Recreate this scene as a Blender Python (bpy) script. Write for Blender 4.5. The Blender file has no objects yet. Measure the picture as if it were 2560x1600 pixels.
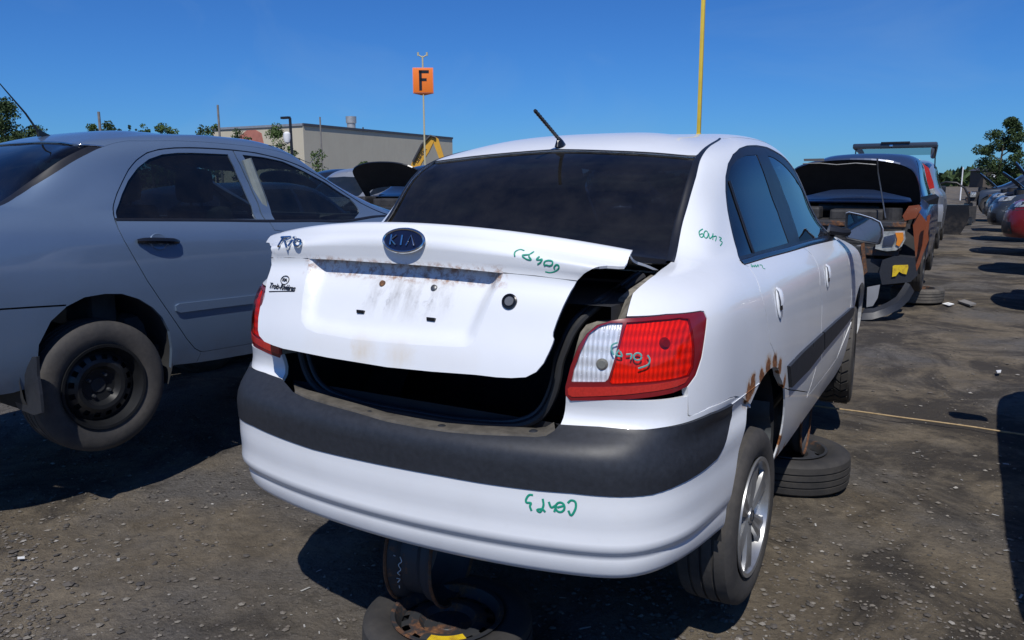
import bpy, bmesh, math, random
import numpy as np
from mathutils import Vector, Matrix
from mathutils.bvhtree import BVHTree
from mathutils.geometry import delaunay_2d_cdt

random.seed(7)
rng = np.random.default_rng(7)
SC = bpy.context.scene
COL = SC.collection
R = math.radians

# ------------------------------------------------------------------ camera
GZ = 0.26                                   # the white car stands this much lifted on its rim stands
FPX, PW, PH = 1964.34, 2560.0, 1600.0
CAM = np.array([1.3639, -2.5629, 1.2508 + GZ])
YAW, PITCH, ROLL = 0.5240, 0.1733, -0.0047
def cam_axes():
    fw = np.array([-math.sin(YAW)*math.cos(PITCH), math.cos(YAW)*math.cos(PITCH), -math.sin(PITCH)])
    rt = np.array([math.cos(YAW), math.sin(YAW), 0.0])
    up = np.cross(rt, fw)
    c, s = math.cos(ROLL), math.sin(ROLL)
    return c*rt + s*up, -s*rt + c*up, fw
CR, CU, CF = cam_axes()
cam_data = bpy.data.cameras.new('camera')
cam = bpy.data.objects.new('camera', cam_data)
COL.objects.link(cam)
cam_data.sensor_width = 36.0
cam_data.lens = 36.0*FPX/PW
cam_data.clip_start = 0.05
cam_data.clip_end = 4000.0
cam.matrix_world = Matrix(((CR[0], CU[0], -CF[0], CAM[0]), (CR[1], CU[1], -CF[1], CAM[1]),
                           (CR[2], CU[2], -CF[2], CAM[2]), (0, 0, 0, 1)))
SC.camera = cam

# ------------------------------------------------------------------ sky, sun, exposure
SUN_DIR = np.array([0.31, -0.66, 1.0]); SUN_DIR /= np.linalg.norm(SUN_DIR)      # towards the sun
sun_el = math.asin(SUN_DIR[2])
sun_az = math.atan2(SUN_DIR[0], SUN_DIR[1])                                      # clockwise from +Y
world = bpy.data.worlds.new('World'); SC.world = world; world.use_nodes = True
wn, wl = world.node_tree.nodes, world.node_tree.links
wn.clear()
sky = wn.new('ShaderNodeTexSky'); sky.sky_type = 'NISHITA'; sky.sun_disc = False
sky.sun_elevation = sun_el; sky.sun_rotation = sun_az
sky.altitude = 0.0; sky.air_density = 1.0; sky.dust_density = 0.1; sky.ozone_density = 2.2
bg = wn.new('ShaderNodeBackground'); bg.inputs['Strength'].default_value = 0.093
wo = wn.new('ShaderNodeOutputWorld')
tint = wn.new('ShaderNodeMix'); tint.data_type = 'RGBA'; tint.blend_type = 'MULTIPLY'; tint.inputs[0].default_value = 1.0
tint.inputs[7].default_value = (.20, .50, 1.0, 1)          # the camera's cool white balance
wl.new(sky.outputs[0], tint.inputs[6])
# a breath of thin cirrus
tcw = wn.new('ShaderNodeTexCoord'); mpw = wn.new('ShaderNodeMapping'); mpw.inputs['Scale'].default_value = (1.2, 2.6, 3.2); mpw.inputs['Rotation'].default_value = (0, .5, .4)
nzw = wn.new('ShaderNodeTexNoise'); nzw.inputs['Scale'].default_value = 2.2; nzw.inputs['Detail'].default_value = 7; nzw.inputs['Roughness'].default_value = .55; nzw.inputs['Distortion'].default_value = .6
rpw = wn.new('ShaderNodeValToRGB'); rpw.color_ramp.elements[0].position = .50; rpw.color_ramp.elements[1].position = .80
rpw.color_ramp.elements[0].color = (0, 0, 0, 1); rpw.color_ramp.elements[1].color = (.22, .22, .22, 1)
wl.new(tcw.outputs['Generated'], mpw.inputs['Vector']); wl.new(mpw.outputs[0], nzw.inputs['Vector']); wl.new(nzw.outputs['Fac'], rpw.inputs['Fac'])
cir = wn.new('ShaderNodeMix'); cir.data_type = 'RGBA'; wl.new(rpw.outputs[0], cir.inputs[0]); wl.new(tint.outputs[2], cir.inputs[6]); cir.inputs[7].default_value = (3.0, 4.6, 6.6, 1)
wl.new(cir.outputs[2], bg.inputs['Color']); wl.new(bg.outputs[0], wo.inputs['Surface'])
sd = bpy.data.lights.new('sun', 'SUN'); sd.energy = 3.9; sd.angle = R(0.53); sd.color = (1.0, 0.965, 0.91)
so = bpy.data.objects.new('sun', sd); COL.objects.link(so)
so.rotation_euler = Vector(SUN_DIR).to_track_quat('Z', 'Y').to_euler()
so.location = (0, 0, 30)
SC.view_settings.view_transform = 'Standard'; SC.view_settings.look = 'None'
SC.view_settings.exposure = 0.0; SC.view_settings.gamma = 1.0
SC.view_settings.use_curve_mapping = False

# ------------------------------------------------------------------ pixel <-> world
def pray(px, py):
    return CF + CR*((px-PW/2)/FPX) - CU*((py-PH/2)/FPX)
def on_z(px, py, z=0.0):
    d = pray(px, py); return CAM + d*((z-CAM[2])/d[2])
def on_x(px, py, x):
    d = pray(px, py); return CAM + d*((x-CAM[0])/d[0])
def on_y(px, py, y):
    d = pray(px, py); return CAM + d*((y-CAM[1])/d[1])
def at_depth(px, py, t):
    return CAM + pray(px, py)*t
def project(P):
    d = np.asarray(P, float)-CAM
    z = d@CF
    return np.stack([PW/2+FPX*(d@CR)/z, PH/2-FPX*(d@CU)/z], -1), z

# ------------------------------------------------------------------ materials
MATS = {}
class NT:
    def __init__(s, name):
        m = bpy.data.materials.new(name); m.use_nodes = True
        s.m = m; s.n = m.node_tree.nodes; s.l = m.node_tree.links
        s.n.clear()
        s.out = s.n.new('ShaderNodeOutputMaterial')
        MATS[name] = m
    def node(s, t, **kw):
        nd = s.n.new(t)
        for k, v in kw.items():
            if k in nd.inputs.keys() if isinstance(k, str) else False:
                nd.inputs[k].default_value = v
            else:
                setattr(nd, k, v)
        return nd
    def link(s, a, b): s.l.new(a, b)
    def bsdf(s, col=(.5, .5, .5), rough=.5, metal=0.0, **kw):
        b = s.n.new('ShaderNodeBsdfPrincipled')
        b.inputs['Base Color'].default_value = (*col, 1)
        b.inputs['Roughness'].default_value = rough
        b.inputs['Metallic'].default_value = metal
        for k, v in kw.items():
            b.inputs[k.replace('_', ' ')].default_value = v
        s.l.new(b.outputs[0], s.out.inputs['Surface'])
        s.b = b
        return b
    def coord(s, kind='Object'):
        return s.n.new('ShaderNodeTexCoord').outputs[kind]
    def noise(s, scale, detail=4, rough=.55, vec=None, dist=0.0):
        nd = s.n.new('ShaderNodeTexNoise')
        nd.inputs['Scale'].default_value = scale; nd.inputs['Detail'].default_value = detail
        nd.inputs['Roughness'].default_value = rough; nd.inputs['Distortion'].default_value = dist
        if vec is not None: s.l.new(vec, nd.inputs['Vector'])
        return nd
    def voronoi(s, scale, vec=None, feature='F1'):
        nd = s.n.new('ShaderNodeTexVoronoi'); nd.feature = feature
        nd.inputs['Scale'].default_value = scale
        if vec is not None: s.l.new(vec, nd.inputs['Vector'])
        return nd
    def ramp(s, fac, stops):
        nd = s.n.new('ShaderNodeValToRGB')
        cr = nd.color_ramp
        while len(cr.elements) < len(stops): cr.elements.new(.5)
        for e, (p, c) in zip(cr.elements, stops):
            e.position = p
            e.color = (c, c, c, 1) if not hasattr(c, '__len__') else (*c, 1)
        s.l.new(fac, nd.inputs['Fac'])
        return nd.outputs['Color']
    def mix(s, fac, a, b, mode='MIX'):
        nd = s.n.new('ShaderNodeMix'); nd.data_type = 'RGBA'; nd.blend_type = mode
        for sock, val in ((nd.inputs[0], fac), (nd.inputs[6], a), (nd.inputs[7], b)):
            if hasattr(val, 'node'): s.l.new(val, sock)
            elif hasattr(val, '__len__'): sock.default_value = (*val, 1)
            else: sock.default_value = val
        return nd.outputs[2]
    def math(s, op, a, b=0.0, c=None, clamp=False):
        nd = s.n.new('ShaderNodeMath'); nd.operation = op; nd.use_clamp = clamp
        for i, val in enumerate((a, b, c)):
            if val is None: continue
            if hasattr(val, 'node'): s.l.new(val, nd.inputs[i])
            else: nd.inputs[i].default_value = val
        return nd.outputs[0]
    def sep(s, vec):
        nd = s.n.new('ShaderNodeSeparateXYZ'); s.l.new(vec, nd.inputs[0]); return nd.outputs
    def mapping(s, vec, scale=(1, 1, 1), loc=(0, 0, 0), rot=(0, 0, 0)):
        nd = s.n.new('ShaderNodeMapping')
        nd.inputs['Scale'].default_value = scale; nd.inputs['Location'].default_value = loc
        nd.inputs['Rotation'].default_value = rot
        s.l.new(vec, nd.inputs['Vector']); return nd.outputs[0]
    def bump(s, height, strength=.3, dist=.01, target=None):
        nd = s.n.new('ShaderNodeBump')
        nd.inputs['Strength'].default_value = strength; nd.inputs['Distance'].default_value = dist
        s.l.new(height, nd.inputs['Height'])
        s.l.new(nd.outputs[0], (target or s.b).inputs['Normal'])
        return nd

def plain(name, col, rough=.5, metal=0.0, var=.12, scale=30.0, bump=0.0, **kw):
    """a plain surface with a little procedural variation in tone and gloss"""
    t = NT(name); b = t.bsdf(col, rough, metal, **kw)
    co = t.coord()
    n = t.noise(scale, 5, .6, co)
    c = t.ramp(n.outputs['Fac'], [(.25, tuple(max(0, x*(1-var)) for x in col)), (.75, tuple(min(1, x*(1+var)) for x in col))])
    t.link(c, b.inputs['Base Color'])
    n2 = t.noise(scale*.35, 4, .6, co)
    r = t.math('MULTIPLY_ADD', n2.outputs['Fac'], .25*rough, rough*.88)
    t.link(r, b.inputs['Roughness'])
    if bump: t.bump(n.outputs['Fac'], bump, .004)
    return t.m

# ------------------------------------------------------------------ mesh helpers
def mesh_obj(name, V, F, mat, parent=None, normals=None, smooth=True, sharp=None):
    me = bpy.data.meshes.new(name)
    me.from_pydata([tuple(map(float, v)) for v in V], [], [tuple(int(i) for i in f) for f in F])
    me.validate(clean_customdata=False)
    me.update()
    if isinstance(mat, str): mat = MATS[mat]
    if mat: me.materials.append(mat)
    if smooth:
        me.shade_smooth()
        if sharp is not None: me.set_sharp_from_angle(angle=R(sharp))
    if normals is not None and len(me.vertices) == len(normals):
        me.normals_split_custom_set_from_vertices([tuple(map(float, n)) for n in normals])
    o = bpy.data.objects.new(name, me)
    COL.objects.link(o)
    if parent is not None: o.parent = parent
    return o

def thing(name, label, cat, loc=(0, 0, 0), rot=(0, 0, 0), group=None):
    o = bpy.data.objects.new(name, None); COL.objects.link(o)
    o.empty_display_size = .2
    o.location = loc; o.rotation_euler = rot
    o['label'] = label; o['category'] = cat
    if group: o['group'] = group
    return o
def tag(o, label, cat, group=None):
    o['label'] = label; o['category'] = cat
    if group: o['group'] = group
    return o
def kind(o, k):
    o['kind'] = k; return o

def frame_from(d, up=(0, 0, 1)):
    d = np.asarray(d, float); d = d/np.linalg.norm(d)
    u = np.asarray(up, float)
    if abs(d@u) > .98: u = np.array([1., 0, 0])
    a = np.cross(u, d); a /= np.linalg.norm(a)
    b = np.cross(d, a)
    return a, b, d

class MB:
    """collects shapes of ONE part"""
    def __init__(s): s.v = []; s.f = []
    def add(s, V, F):
        o = len(s.v)
        s.v.extend([tuple(map(float, v)) for v in V]); s.f.extend([tuple(int(i)+o for i in f) for f in F])
        return s
    def box(s, c, size, rot=None, taper=(1, 1), shear=(0, 0)):
        sx, sy, sz = [k/2 for k in size]
        V = []
        for z in (-1, 1):
            tx, ty = (taper if z > 0 else (1, 1)); hx, hy = (shear if z > 0 else (0, 0))
            for x, y in ((-1, -1), (1, -1), (1, 1), (-1, 1)):
                V.append((x*sx*tx+hx, y*sy*ty+hy, z*sz))
        V = np.array(V)
        if rot is not None:
            M = np.array(rot if not hasattr(rot, 'to_matrix') else rot.to_matrix())
            V = V@M.T
        V = V+np.asarray(c, float)
        return s.add(V, [(3, 2, 1, 0), (4, 5, 6, 7), (0, 1, 5, 4), (1, 2, 6, 5), (2, 3, 7, 6), (3, 0, 4, 7)])
    def bbox(s, c, size, r=.01, rot=None):
        """box with chamfered edges"""
        bm = bmesh.new(); bmesh.ops.create_cube(bm, size=1)
        bmesh.ops.scale(bm, vec=size, verts=bm.verts)
        bmesh.ops.bevel(bm, geom=bm.edges[:], offset=r, segments=2, affect='EDGES', profile=.6)
        bm.verts.index_update()
        V = np.array([v.co[:] for v in bm.verts]); F = [[v.index for v in f.verts] for f in bm.faces]
        bm.free()
        if rot is not None: V = V@np.array(rot).T
        return s.add(V+np.asarray(c, float), F)
    def cyl(s, p0, p1, r0, r1=None, seg=16, cap=True):
        p0 = np.asarray(p0, float); p1 = np.asarray(p1, float); r1 = r0 if r1 is None else r1
        a, b, d = frame_from(p1-p0)
        V = []
        for p, r in ((p0, r0), (p1, r1)):
            for k in range(seg):
                t = 2*math.pi*k/seg; V.append(p+r*(math.cos(t)*a+math.sin(t)*b))
        F = [(k, (k+1) % seg, seg+(k+1) % seg, seg+k) for k in range(seg)]
        if cap: F += [tuple(range(seg))[::-1], tuple(range(seg, 2*seg))]
        return s.add(V, F)
    def tube(s, P, r, seg=8, closed=False, cap=True):
        P = [np.asarray(p, float) for p in P]; n = len(P)
        rr = r if hasattr(r, '__len__') else [r]*n
        V = []; ref = None
        for i in range(n):
            a0 = P[i-1] if (i > 0 or closed) else P[i]; a1 = P[(i+1) % n] if (i < n-1 or closed) else P[i]
            d = a1-a0; d = d/max(np.linalg.norm(d), 1e-9)
            if ref is None: a, b, _ = frame_from(d)
            else:
                a = ref-d*(ref@d); a /= max(np.linalg.norm(a), 1e-9); b = np.cross(d, a)
            ref = a
            for k in range(seg):
                t = 2*math.pi*k/seg; V.append(P[i]+rr[i]*(math.cos(t)*a+math.sin(t)*b))
        F = []
        for i in range(n if closed else n-1):
            j = (i+1) % n
            for k in range(seg):
                F.append((i*seg+k, i*seg+(k+1) % seg, j*seg+(k+1) % seg, j*seg+k))
        if cap and not closed: F += [tuple(range(seg))[::-1], tuple(range((n-1)*seg, n*seg))]
        return s.add(V, F)
    def lathe(s, prof, seg=32, axis='x', c=(0, 0, 0), closed=False):
        """prof: (along axis, radius)"""
        V = []; n = len(prof)
        for a, r in prof:
            for k in range(seg):
                t = 2*math.pi*k/seg; x, y = r*math.cos(t), r*math.sin(t)
                V.append((a, x, y) if axis == 'x' else ((y, a, x) if axis == 'y' else (x, y, a)))
        F = []
        for i in range(n if closed else n-1):
            j = (i+1) % n
            for k in range(seg):
                F.append((i*seg+k, i*seg+(k+1) % seg, j*seg+(k+1) % seg, j*seg+k))
        V = np.array(V)+np.asarray(c, float)
        return s.add(V, F)
    def prism(s, poly, axis, a, b):
        """poly of 2D points extruded along an axis from a to b"""
        n = len(poly); V = []
        for h in (a, b):
            for p, q in poly:
                V.append({'x': (h, p, q), 'y': (p, h, q), 'z': (p, q, h)}[axis])
        F = [(i, (i+1) % n, n+(i+1) % n, n+i) for i in range(n)]
        F += [tuple(range(n))[::-1], tuple(range(n, 2*n))]
        return s.add(V, F)
    def grid(s, P):
        P = np.asarray(P, float); nu, nv = P.shape[:2]
        F = [(i*nv+j, (i+1)*nv+j, (i+1)*nv+j+1, i*nv+j+1) for i in range(nu-1) for j in range(nv-1)]
        return s.add(P.reshape(-1, 3), F)
    def xf(s, M):
        M = np.array(M); V = np.array(s.v)
        s.v = [tuple(x) for x in V@M[:3, :3].T+M[:3, 3]]
        return s
    def build(s, name, mat, parent=None, smooth=True, sharp=35):
        o = mesh_obj(name, s.v, s.f, mat, parent, smooth=smooth, sharp=sharp)
        bm = bmesh.new(); bm.from_mesh(o.data); bmesh.ops.recalc_face_normals(bm, faces=bm.faces)
        bm.to_mesh(o.data); bm.free()
        if smooth:
            o.data.shade_smooth(); o.data.set_sharp_from_angle(angle=R(sharp))
        return o

def copy_tree(o, parent=None):
    c = o.copy(); COL.objects.link(c); c.parent = parent
    for ch in o.children: copy_tree(ch, c)
    return c

# ------------------------------------------------------------------ smooth tensor surfaces (car bodies)
class Cub:
    """cardinal C2 cubic spline on given knots"""
    def __init__(s, t):
        t = np.asarray(t, float); n = len(t); s.t = t
        h = np.diff(t)
        A = np.eye(n); B = np.zeros((n, n))
        for i in range(1, n-1):
            A[i, i-1] = h[i-1]; A[i, i] = 2*(h[i-1]+h[i]); A[i, i+1] = h[i]
            B[i, i-1] = 6/h[i-1]; B[i, i] = -6/h[i-1]-6/h[i]; B[i, i+1] = 6/h[i]
        s.M = np.linalg.solve(A, B)
    def w(s, x):
        x = np.clip(np.asarray(x, float), s.t[0], s.t[-1])
        i = np.clip(np.searchsorted(s.t, x)-1, 0, len(s.t)-2)
        h = s.t[i+1]-s.t[i]; a = (s.t[i+1]-x)/h; b = 1-a
        n = len(s.t); W = np.zeros((len(x), n)); k = np.arange(len(x))
        W[k, i] += a; W[k, i+1] += b
        W += ((a**3-a)*h*h/6)[:, None]*s.M[i] + ((b**3-b)*h*h/6)[:, None]*s.M[i+1]
        return W

class Surf:
    """net[iu][iv] -> right half of a body mirrored about x=0; u<0 is the left half.
    mir_v: the last row lies on the centre line (roof spine)"""
    def __init__(s, net, M=None, mir_v=True, smooth=0, flip=False):
        net = np.array(net, float); s.sg = -1.0 if flip else 1.0
        for _ in range(smooth):
            k = net.copy()
            k[1:-1] = net[1:-1]*.7+.15*(net[:-2]+net[2:])
            net = k
        s.net = net; nu, nv = net.shape[:2]
        du = np.linalg.norm(np.diff(net, axis=0), axis=2)[:, :nv-2 if mir_v else nv].mean(1)
        dv = np.linalg.norm(np.diff(net, axis=1), axis=2).mean(0)
        s.ku = np.concatenate([[0], np.cumsum(du)]); s.kv = np.concatenate([[0], np.cumsum(dv)])
        mx = np.array([-1., 1, 1])
        ext = np.concatenate([net[3:0:-1]*mx, net], 0)
        kue = np.concatenate([-s.ku[3:0:-1], s.ku])
        kve = s.kv
        if mir_v:
            ext = np.concatenate([ext, ext[:, -2:-4:-1]*mx], 1)
            kve = np.concatenate([s.kv, 2*s.kv[-1]-s.kv[-2:-4:-1]])
        s.ext = ext; s.cu = Cub(kue); s.cv = Cub(kve)
        s.umax = s.ku[-1]; s.vmax = s.kv[-1]
        s.M = np.eye(4) if M is None else np.array(M)
        s._bvh = None
    def u(s, i): return float(np.interp(i, np.arange(len(s.ku)), s.ku))
    def v(s, j): return float(np.interp(j, np.arange(len(s.kv)), s.kv))
    def P(s, uv):
        uv = np.atleast_2d(np.asarray(uv, float))
        sg = np.where(uv[:, 0] < 0, -1., 1.)
        wu = s.cu.w(np.abs(uv[:, 0])); wv = s.cv.w(uv[:, 1])
        p = np.einsum('ki,kj,ijc->kc', wu, wv, s.ext)
        p[:, 0] *= sg
        return p
    def N(s, uv):
        uv = np.atleast_2d(np.asarray(uv, float)); e = 2e-3
        sg = np.where(uv[:, 0] < 0, -1., 1.)
        au = np.abs(uv[:, 0])
        q = np.stack([au, uv[:, 1]], 1)
        q[:, 0] = np.clip(q[:, 0], 0, s.umax-2*e); q[:, 1] = np.clip(q[:, 1], e, s.vmax-e)
        wu0 = s.cu.w(q[:, 0]-e*(q[:, 0] > e)); wu1 = s.cu.w(q[:, 0]+e)
        wv = s.cv.w(q[:, 1]); wv0 = s.cv.w(q[:, 1]-e); wv1 = s.cv.w(q[:, 1]+e); wu = s.cu.w(q[:, 0])
        du = np.einsum('ki,kj,ijc->kc', wu1-wu0, wv, s.ext)
        dv = np.einsum('ki,kj,ijc->kc', wu, wv1-wv0, s.ext)
        n = np.cross(du, dv); n /= np.maximum(np.linalg.norm(n, axis=1), 1e-12)[:, None]
        n[:, 0] *= sg
        return n*s.sg
    def world(s, p): return p@s.M[:3, :3].T+s.M[:3, 3]
    def _grid(s):
        us = np.linspace(-s.umax, s.umax, 341); vs = np.linspace(0, s.vmax, 150)
        U, V = np.meshgrid(us, vs, indexing='ij')
        s.guv = np.stack([U.ravel(), V.ravel()], 1)
        s.gp = s.world(s.P(s.guv))
        nv = len(vs)
        F = [(i*nv+j, (i+1)*nv+j, (i+1)*nv+j+1, i*nv+j+1) for i in range(len(us)-1) for j in range(nv-1)]
        s._bvh = BVHTree.FromPolygons([tuple(p) for p in s.gp], F)
        s.gf = F; s.gpx, s.gz = project(s.gp)
        gn = s.N(s.guv)@s.M[:3, :3].T
        s.gfront = ((gn*(CAM-s.gp)).sum(1) > 0) & (s.gz > .2)
    def hit(s, px, py):
        """pixel -> (u,v) on this surface"""
        if s._bvh is None: s._grid()
        d = pray(px, py)
        loc, nor, idx, dist = s._bvh.ray_cast(Vector(CAM), Vector(d))
        if idx is not None:
            f = s.gf[idx]; w = np.array([1/(1e-6+np.linalg.norm(np.array(loc)-s.gp[k])) for k in f]); w /= w.sum()
            uv = (s.guv[list(f)]*w[:, None]).sum(0)
        else:
            k = np.argmin(np.where(s.gfront, ((s.gpx-[px, py])**2).sum(1), 1e12)); uv = s.guv[k].copy()
            return uv
        for _ in range(6):
            e = 1e-4
            q = np.array([uv, uv+[e, 0], uv+[0, e]])
            p, _z = project(s.world(s.P(q)))
            J = np.stack([(p[1]-p[0])/e, (p[2]-p[0])/e], 1)
            r = np.array([px, py])-p[0]
            if abs(np.linalg.det(J)) < 1e-3: break
            st = np.linalg.solve(J, r); L = np.linalg.norm(st)
            if L > .03: st *= .03/L
            uv = uv+st
        uv[1] = np.clip(uv[1], 0, s.vmax)
        return uv
    def T(s, pts): return [tuple(s.hit(*p)) for p in pts]

def resample(poly, step, closed=True):
    out = []; n = len(poly)
    for i in range(n if closed else n-1):
        a = np.array(poly[i]); b = np.array(poly[(i+1) % n])
        k = max(1, int(math.ceil(np.linalg.norm(b-a)/step)))
        for j in range(k): out.append(a+(b-a)*j/k)
    if not closed: out.append(np.array(poly[-1]))
    return np.array(out)
def smooth_line(P, n=4, closed=False):
    """Catmull-Rom through points"""
    P = [np.asarray(p, float) for p in P]; m = len(P); out = []
    for i in range(m if closed else m-1):
        p0 = P[(i-1) % m] if (closed or i > 0) else 2*P[0]-P[1]
        p1 = P[i]; p2 = P[(i+1) % m]
        p3 = P[(i+2) % m] if (closed or i < m-2) else 2*P[-1]-P[-2]
        for k in range(n):
            t = k/n
            out.append(.5*((2*p1)+(-p0+p2)*t+(2*p0-5*p1+4*p2-p3)*t*t+(-p0+3*p1-3*p2+p3)*t**3))
    if not closed: out.append(P[-1])
    return [tuple(x) for x in out]
def in_poly(pts, poly):
    pts = np.atleast_2d(pts); x, y = pts[:, 0], pts[:, 1]; c = np.zeros(len(pts), bool)
    n = len(poly)
    for i in range(n):
        x1, y1 = poly[i]; x2, y2 = poly[(i+1) % n]
        if y1 == y2: continue
        m = ((y1 > y) != (y2 > y)) & (x < (x2-x1)*(y-y1)/(y2-y1)+x1)
        c ^= m
    return c
def seg_dist(pts, poly):
    d = np.full(len(pts), 1e9); n = len(poly)
    for i in range(n):
        a = np.array(poly[i]); b = np.array(poly[(i+1) % n]); ab = b-a
        t = np.clip(((pts-a)@ab)/max(ab@ab, 1e-12), 0, 1)
        d = np.minimum(d, np.linalg.norm(pts-a-t[:, None]*ab, axis=1))
    return d
def inset_poly(poly, g):
    P = np.array(poly, float); n = len(P)
    area = .5*sum(P[i][0]*P[(i+1) % n][1]-P[(i+1) % n][0]*P[i][1] for i in range(n))
    sg = 1 if area > 0 else -1
    out = []
    for i in range(n):
        a, b, c = P[i-1], P[i], P[(i+1) % n]
        e1 = b-a; e2 = c-b
        n1 = np.array([-e1[1], e1[0]])/max(np.linalg.norm(e1), 1e-9); n2 = np.array([-e2[1], e2[0]])/max(np.linalg.norm(e2), 1e-9)
        m = n1+n2; L = m@m
        m = m/max(L, .5)*2 if L > 1e-6 else n1
        out.append(tuple(b+sg*g*m))
    return out
def clean_poly(poly, eps=.003):
    out = []
    for p in poly:
        if not out or math.dist(p, out[-1]) > eps: out.append(tuple(p))
    while len(out) > 3 and math.dist(out[0], out[-1]) < eps: out.pop()
    return out

def panel(surf, poly, name, mat, parent, gap=.002, off=0.0, flange=.012, res=.03, holes=(), left=False, both=False, bulge=None):
    """trim a piece of the surface to an outline and give it a folded edge"""
    poly = clean_poly(poly)
    if gap: poly = inset_poly(poly, gap)
    B = [resample(poly, res)] + [resample(clean_poly(h), res) for h in holes]
    allb = np.concatenate(B)
    lo, hi = B[0].min(0), B[0].max(0)
    gx = np.arange(lo[0]+res*.5, hi[0], res); gy = np.arange(lo[1]+res*.5, hi[1], res*.9)
    G = np.array([(x+(.5*res if k % 2 else 0), y) for k, y in enumerate(gy) for x in gx]) if len(gx) and len(gy) else np.zeros((0, 2))
    if len(G):
        m = in_poly(G, B[0])
        for h in B[1:]: m &= ~in_poly(G, h)
        G = G[m]
        if len(G):
            d = np.min([seg_dist(G, b) for b in B], axis=0); G = G[d > res*.45]
    pts = np.concatenate([allb, G]) if len(G) else allb
    E = []; o = 0
    for b in B:
        E += [(o+i, o+(i+1) % len(b)) for i in range(len(b))]; o += len(b)
    v2, e2, f2, ov, oe, of = delaunay_2d_cdt([Vector(p) for p in pts], E, [], 0, 1e-6)
    v2 = np.array([tuple(v) for v in v2])
    tri = np.array([f for f in f2 if len(f) == 3])
    cen = v2[tri].mean(1)
    m = in_poly(cen, B[0])
    for h in B[1:]: m &= ~in_poly(cen, h)
    tri = tri[m]
    P = surf.P(v2); N = surf.N(v2)
    P = P+N*off
    if bulge is not None:
        P = P+N*bulge(v2, P)[:, None]
    # orientation
    a, b, c = P[tri[:, 0]], P[tri[:, 1]], P[tri[:, 2]]
    fn = np.cross(b-a, c-a)
    flip = (fn*N[tri[:, 0]]).sum(1) < 0
    tri[flip] = tri[flip][:, ::-1]
    if bulge is not None:
        a, b, c = P[tri[:, 0]], P[tri[:, 1]], P[tri[:, 2]]
        fn = np.cross(b-a, c-a); N = np.zeros_like(P)
        for k in range(3): np.add.at(N, tri[:, k], fn)
        N /= np.maximum(np.linalg.norm(N, axis=1), 1e-12)[:, None]
    F = [tuple(t) for t in tri]; V = list(P); NN = list(N)
    if flange:
        cnt = {}
        for t in tri:
            for k in range(3):
                e = (int(t[k]), int(t[(k+1) % 3])); cnt[e] = 1
        bd = [e for e in cnt if (e[1], e[0]) not in cnt]
        for i, j in bd:
            k = len(V); t = P[j]-P[i]; en = np.cross(t, N[i]); en /= max(np.linalg.norm(en), 1e-12)
            V += [P[i], P[j], P[j]-N[j]*flange, P[i]-N[i]*flange]
            NN += [en]*4
            F.append((k+1, k, k+3, k+2))
    objs = []
    V = np.array(V); NN = np.array(NN)
    if not left or both:
        objs.append(mesh_obj(name, V, F, mat, parent, normals=NN))
    if left or both:
        mx = np.array([-1., 1, 1])
        objs.append(mesh_obj(name, V*mx, [f[::-1] for f in F], mat, parent, normals=NN*mx))
    return objs if both else objs[0]

def ribbon(surf, line_uv, name, mat, parent, width=.01, height=.004, off=0.0, closed=False, both=False, left=False, seg=6):
    """a rounded moulding that follows a line drawn on a surface"""
    line = np.array(line_uv); P = surf.P(line); N = surf.N(line); P = P+N*off
    n = len(P); V = []; 
    for i in range(n):
        a = P[i-1] if (i > 0 or closed) else P[i]; b = P[(i+1) % n] if (i < n-1 or closed) else P[i]
        t = b-a; t /= max(np.linalg.norm(t), 1e-9); sd = np.cross(N[i], t)
        w = width[i] if hasattr(width, '__len__') else width
        for k in range(seg+1):
            th = math.pi*k/seg
            V.append(P[i]+sd*(w/2*math.cos(th))+N[i]*(height*math.sin(th)))
    m = seg+1; F = []
    for i in range(n if closed else n-1):
        j = (i+1) % n
        for k in range(seg): F.append((i*m+k, j*m+k, j*m+k+1, i*m+k+1))
    V = np.array(V); out = []
    for sgn in ([1, -1] if both else [-1 if left else 1]):
        q = MB(); q.add(V*np.array([sgn, 1, 1]), F)
        out.append(q.build(name, mat, parent, sharp=60))
    return out[0]
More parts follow.
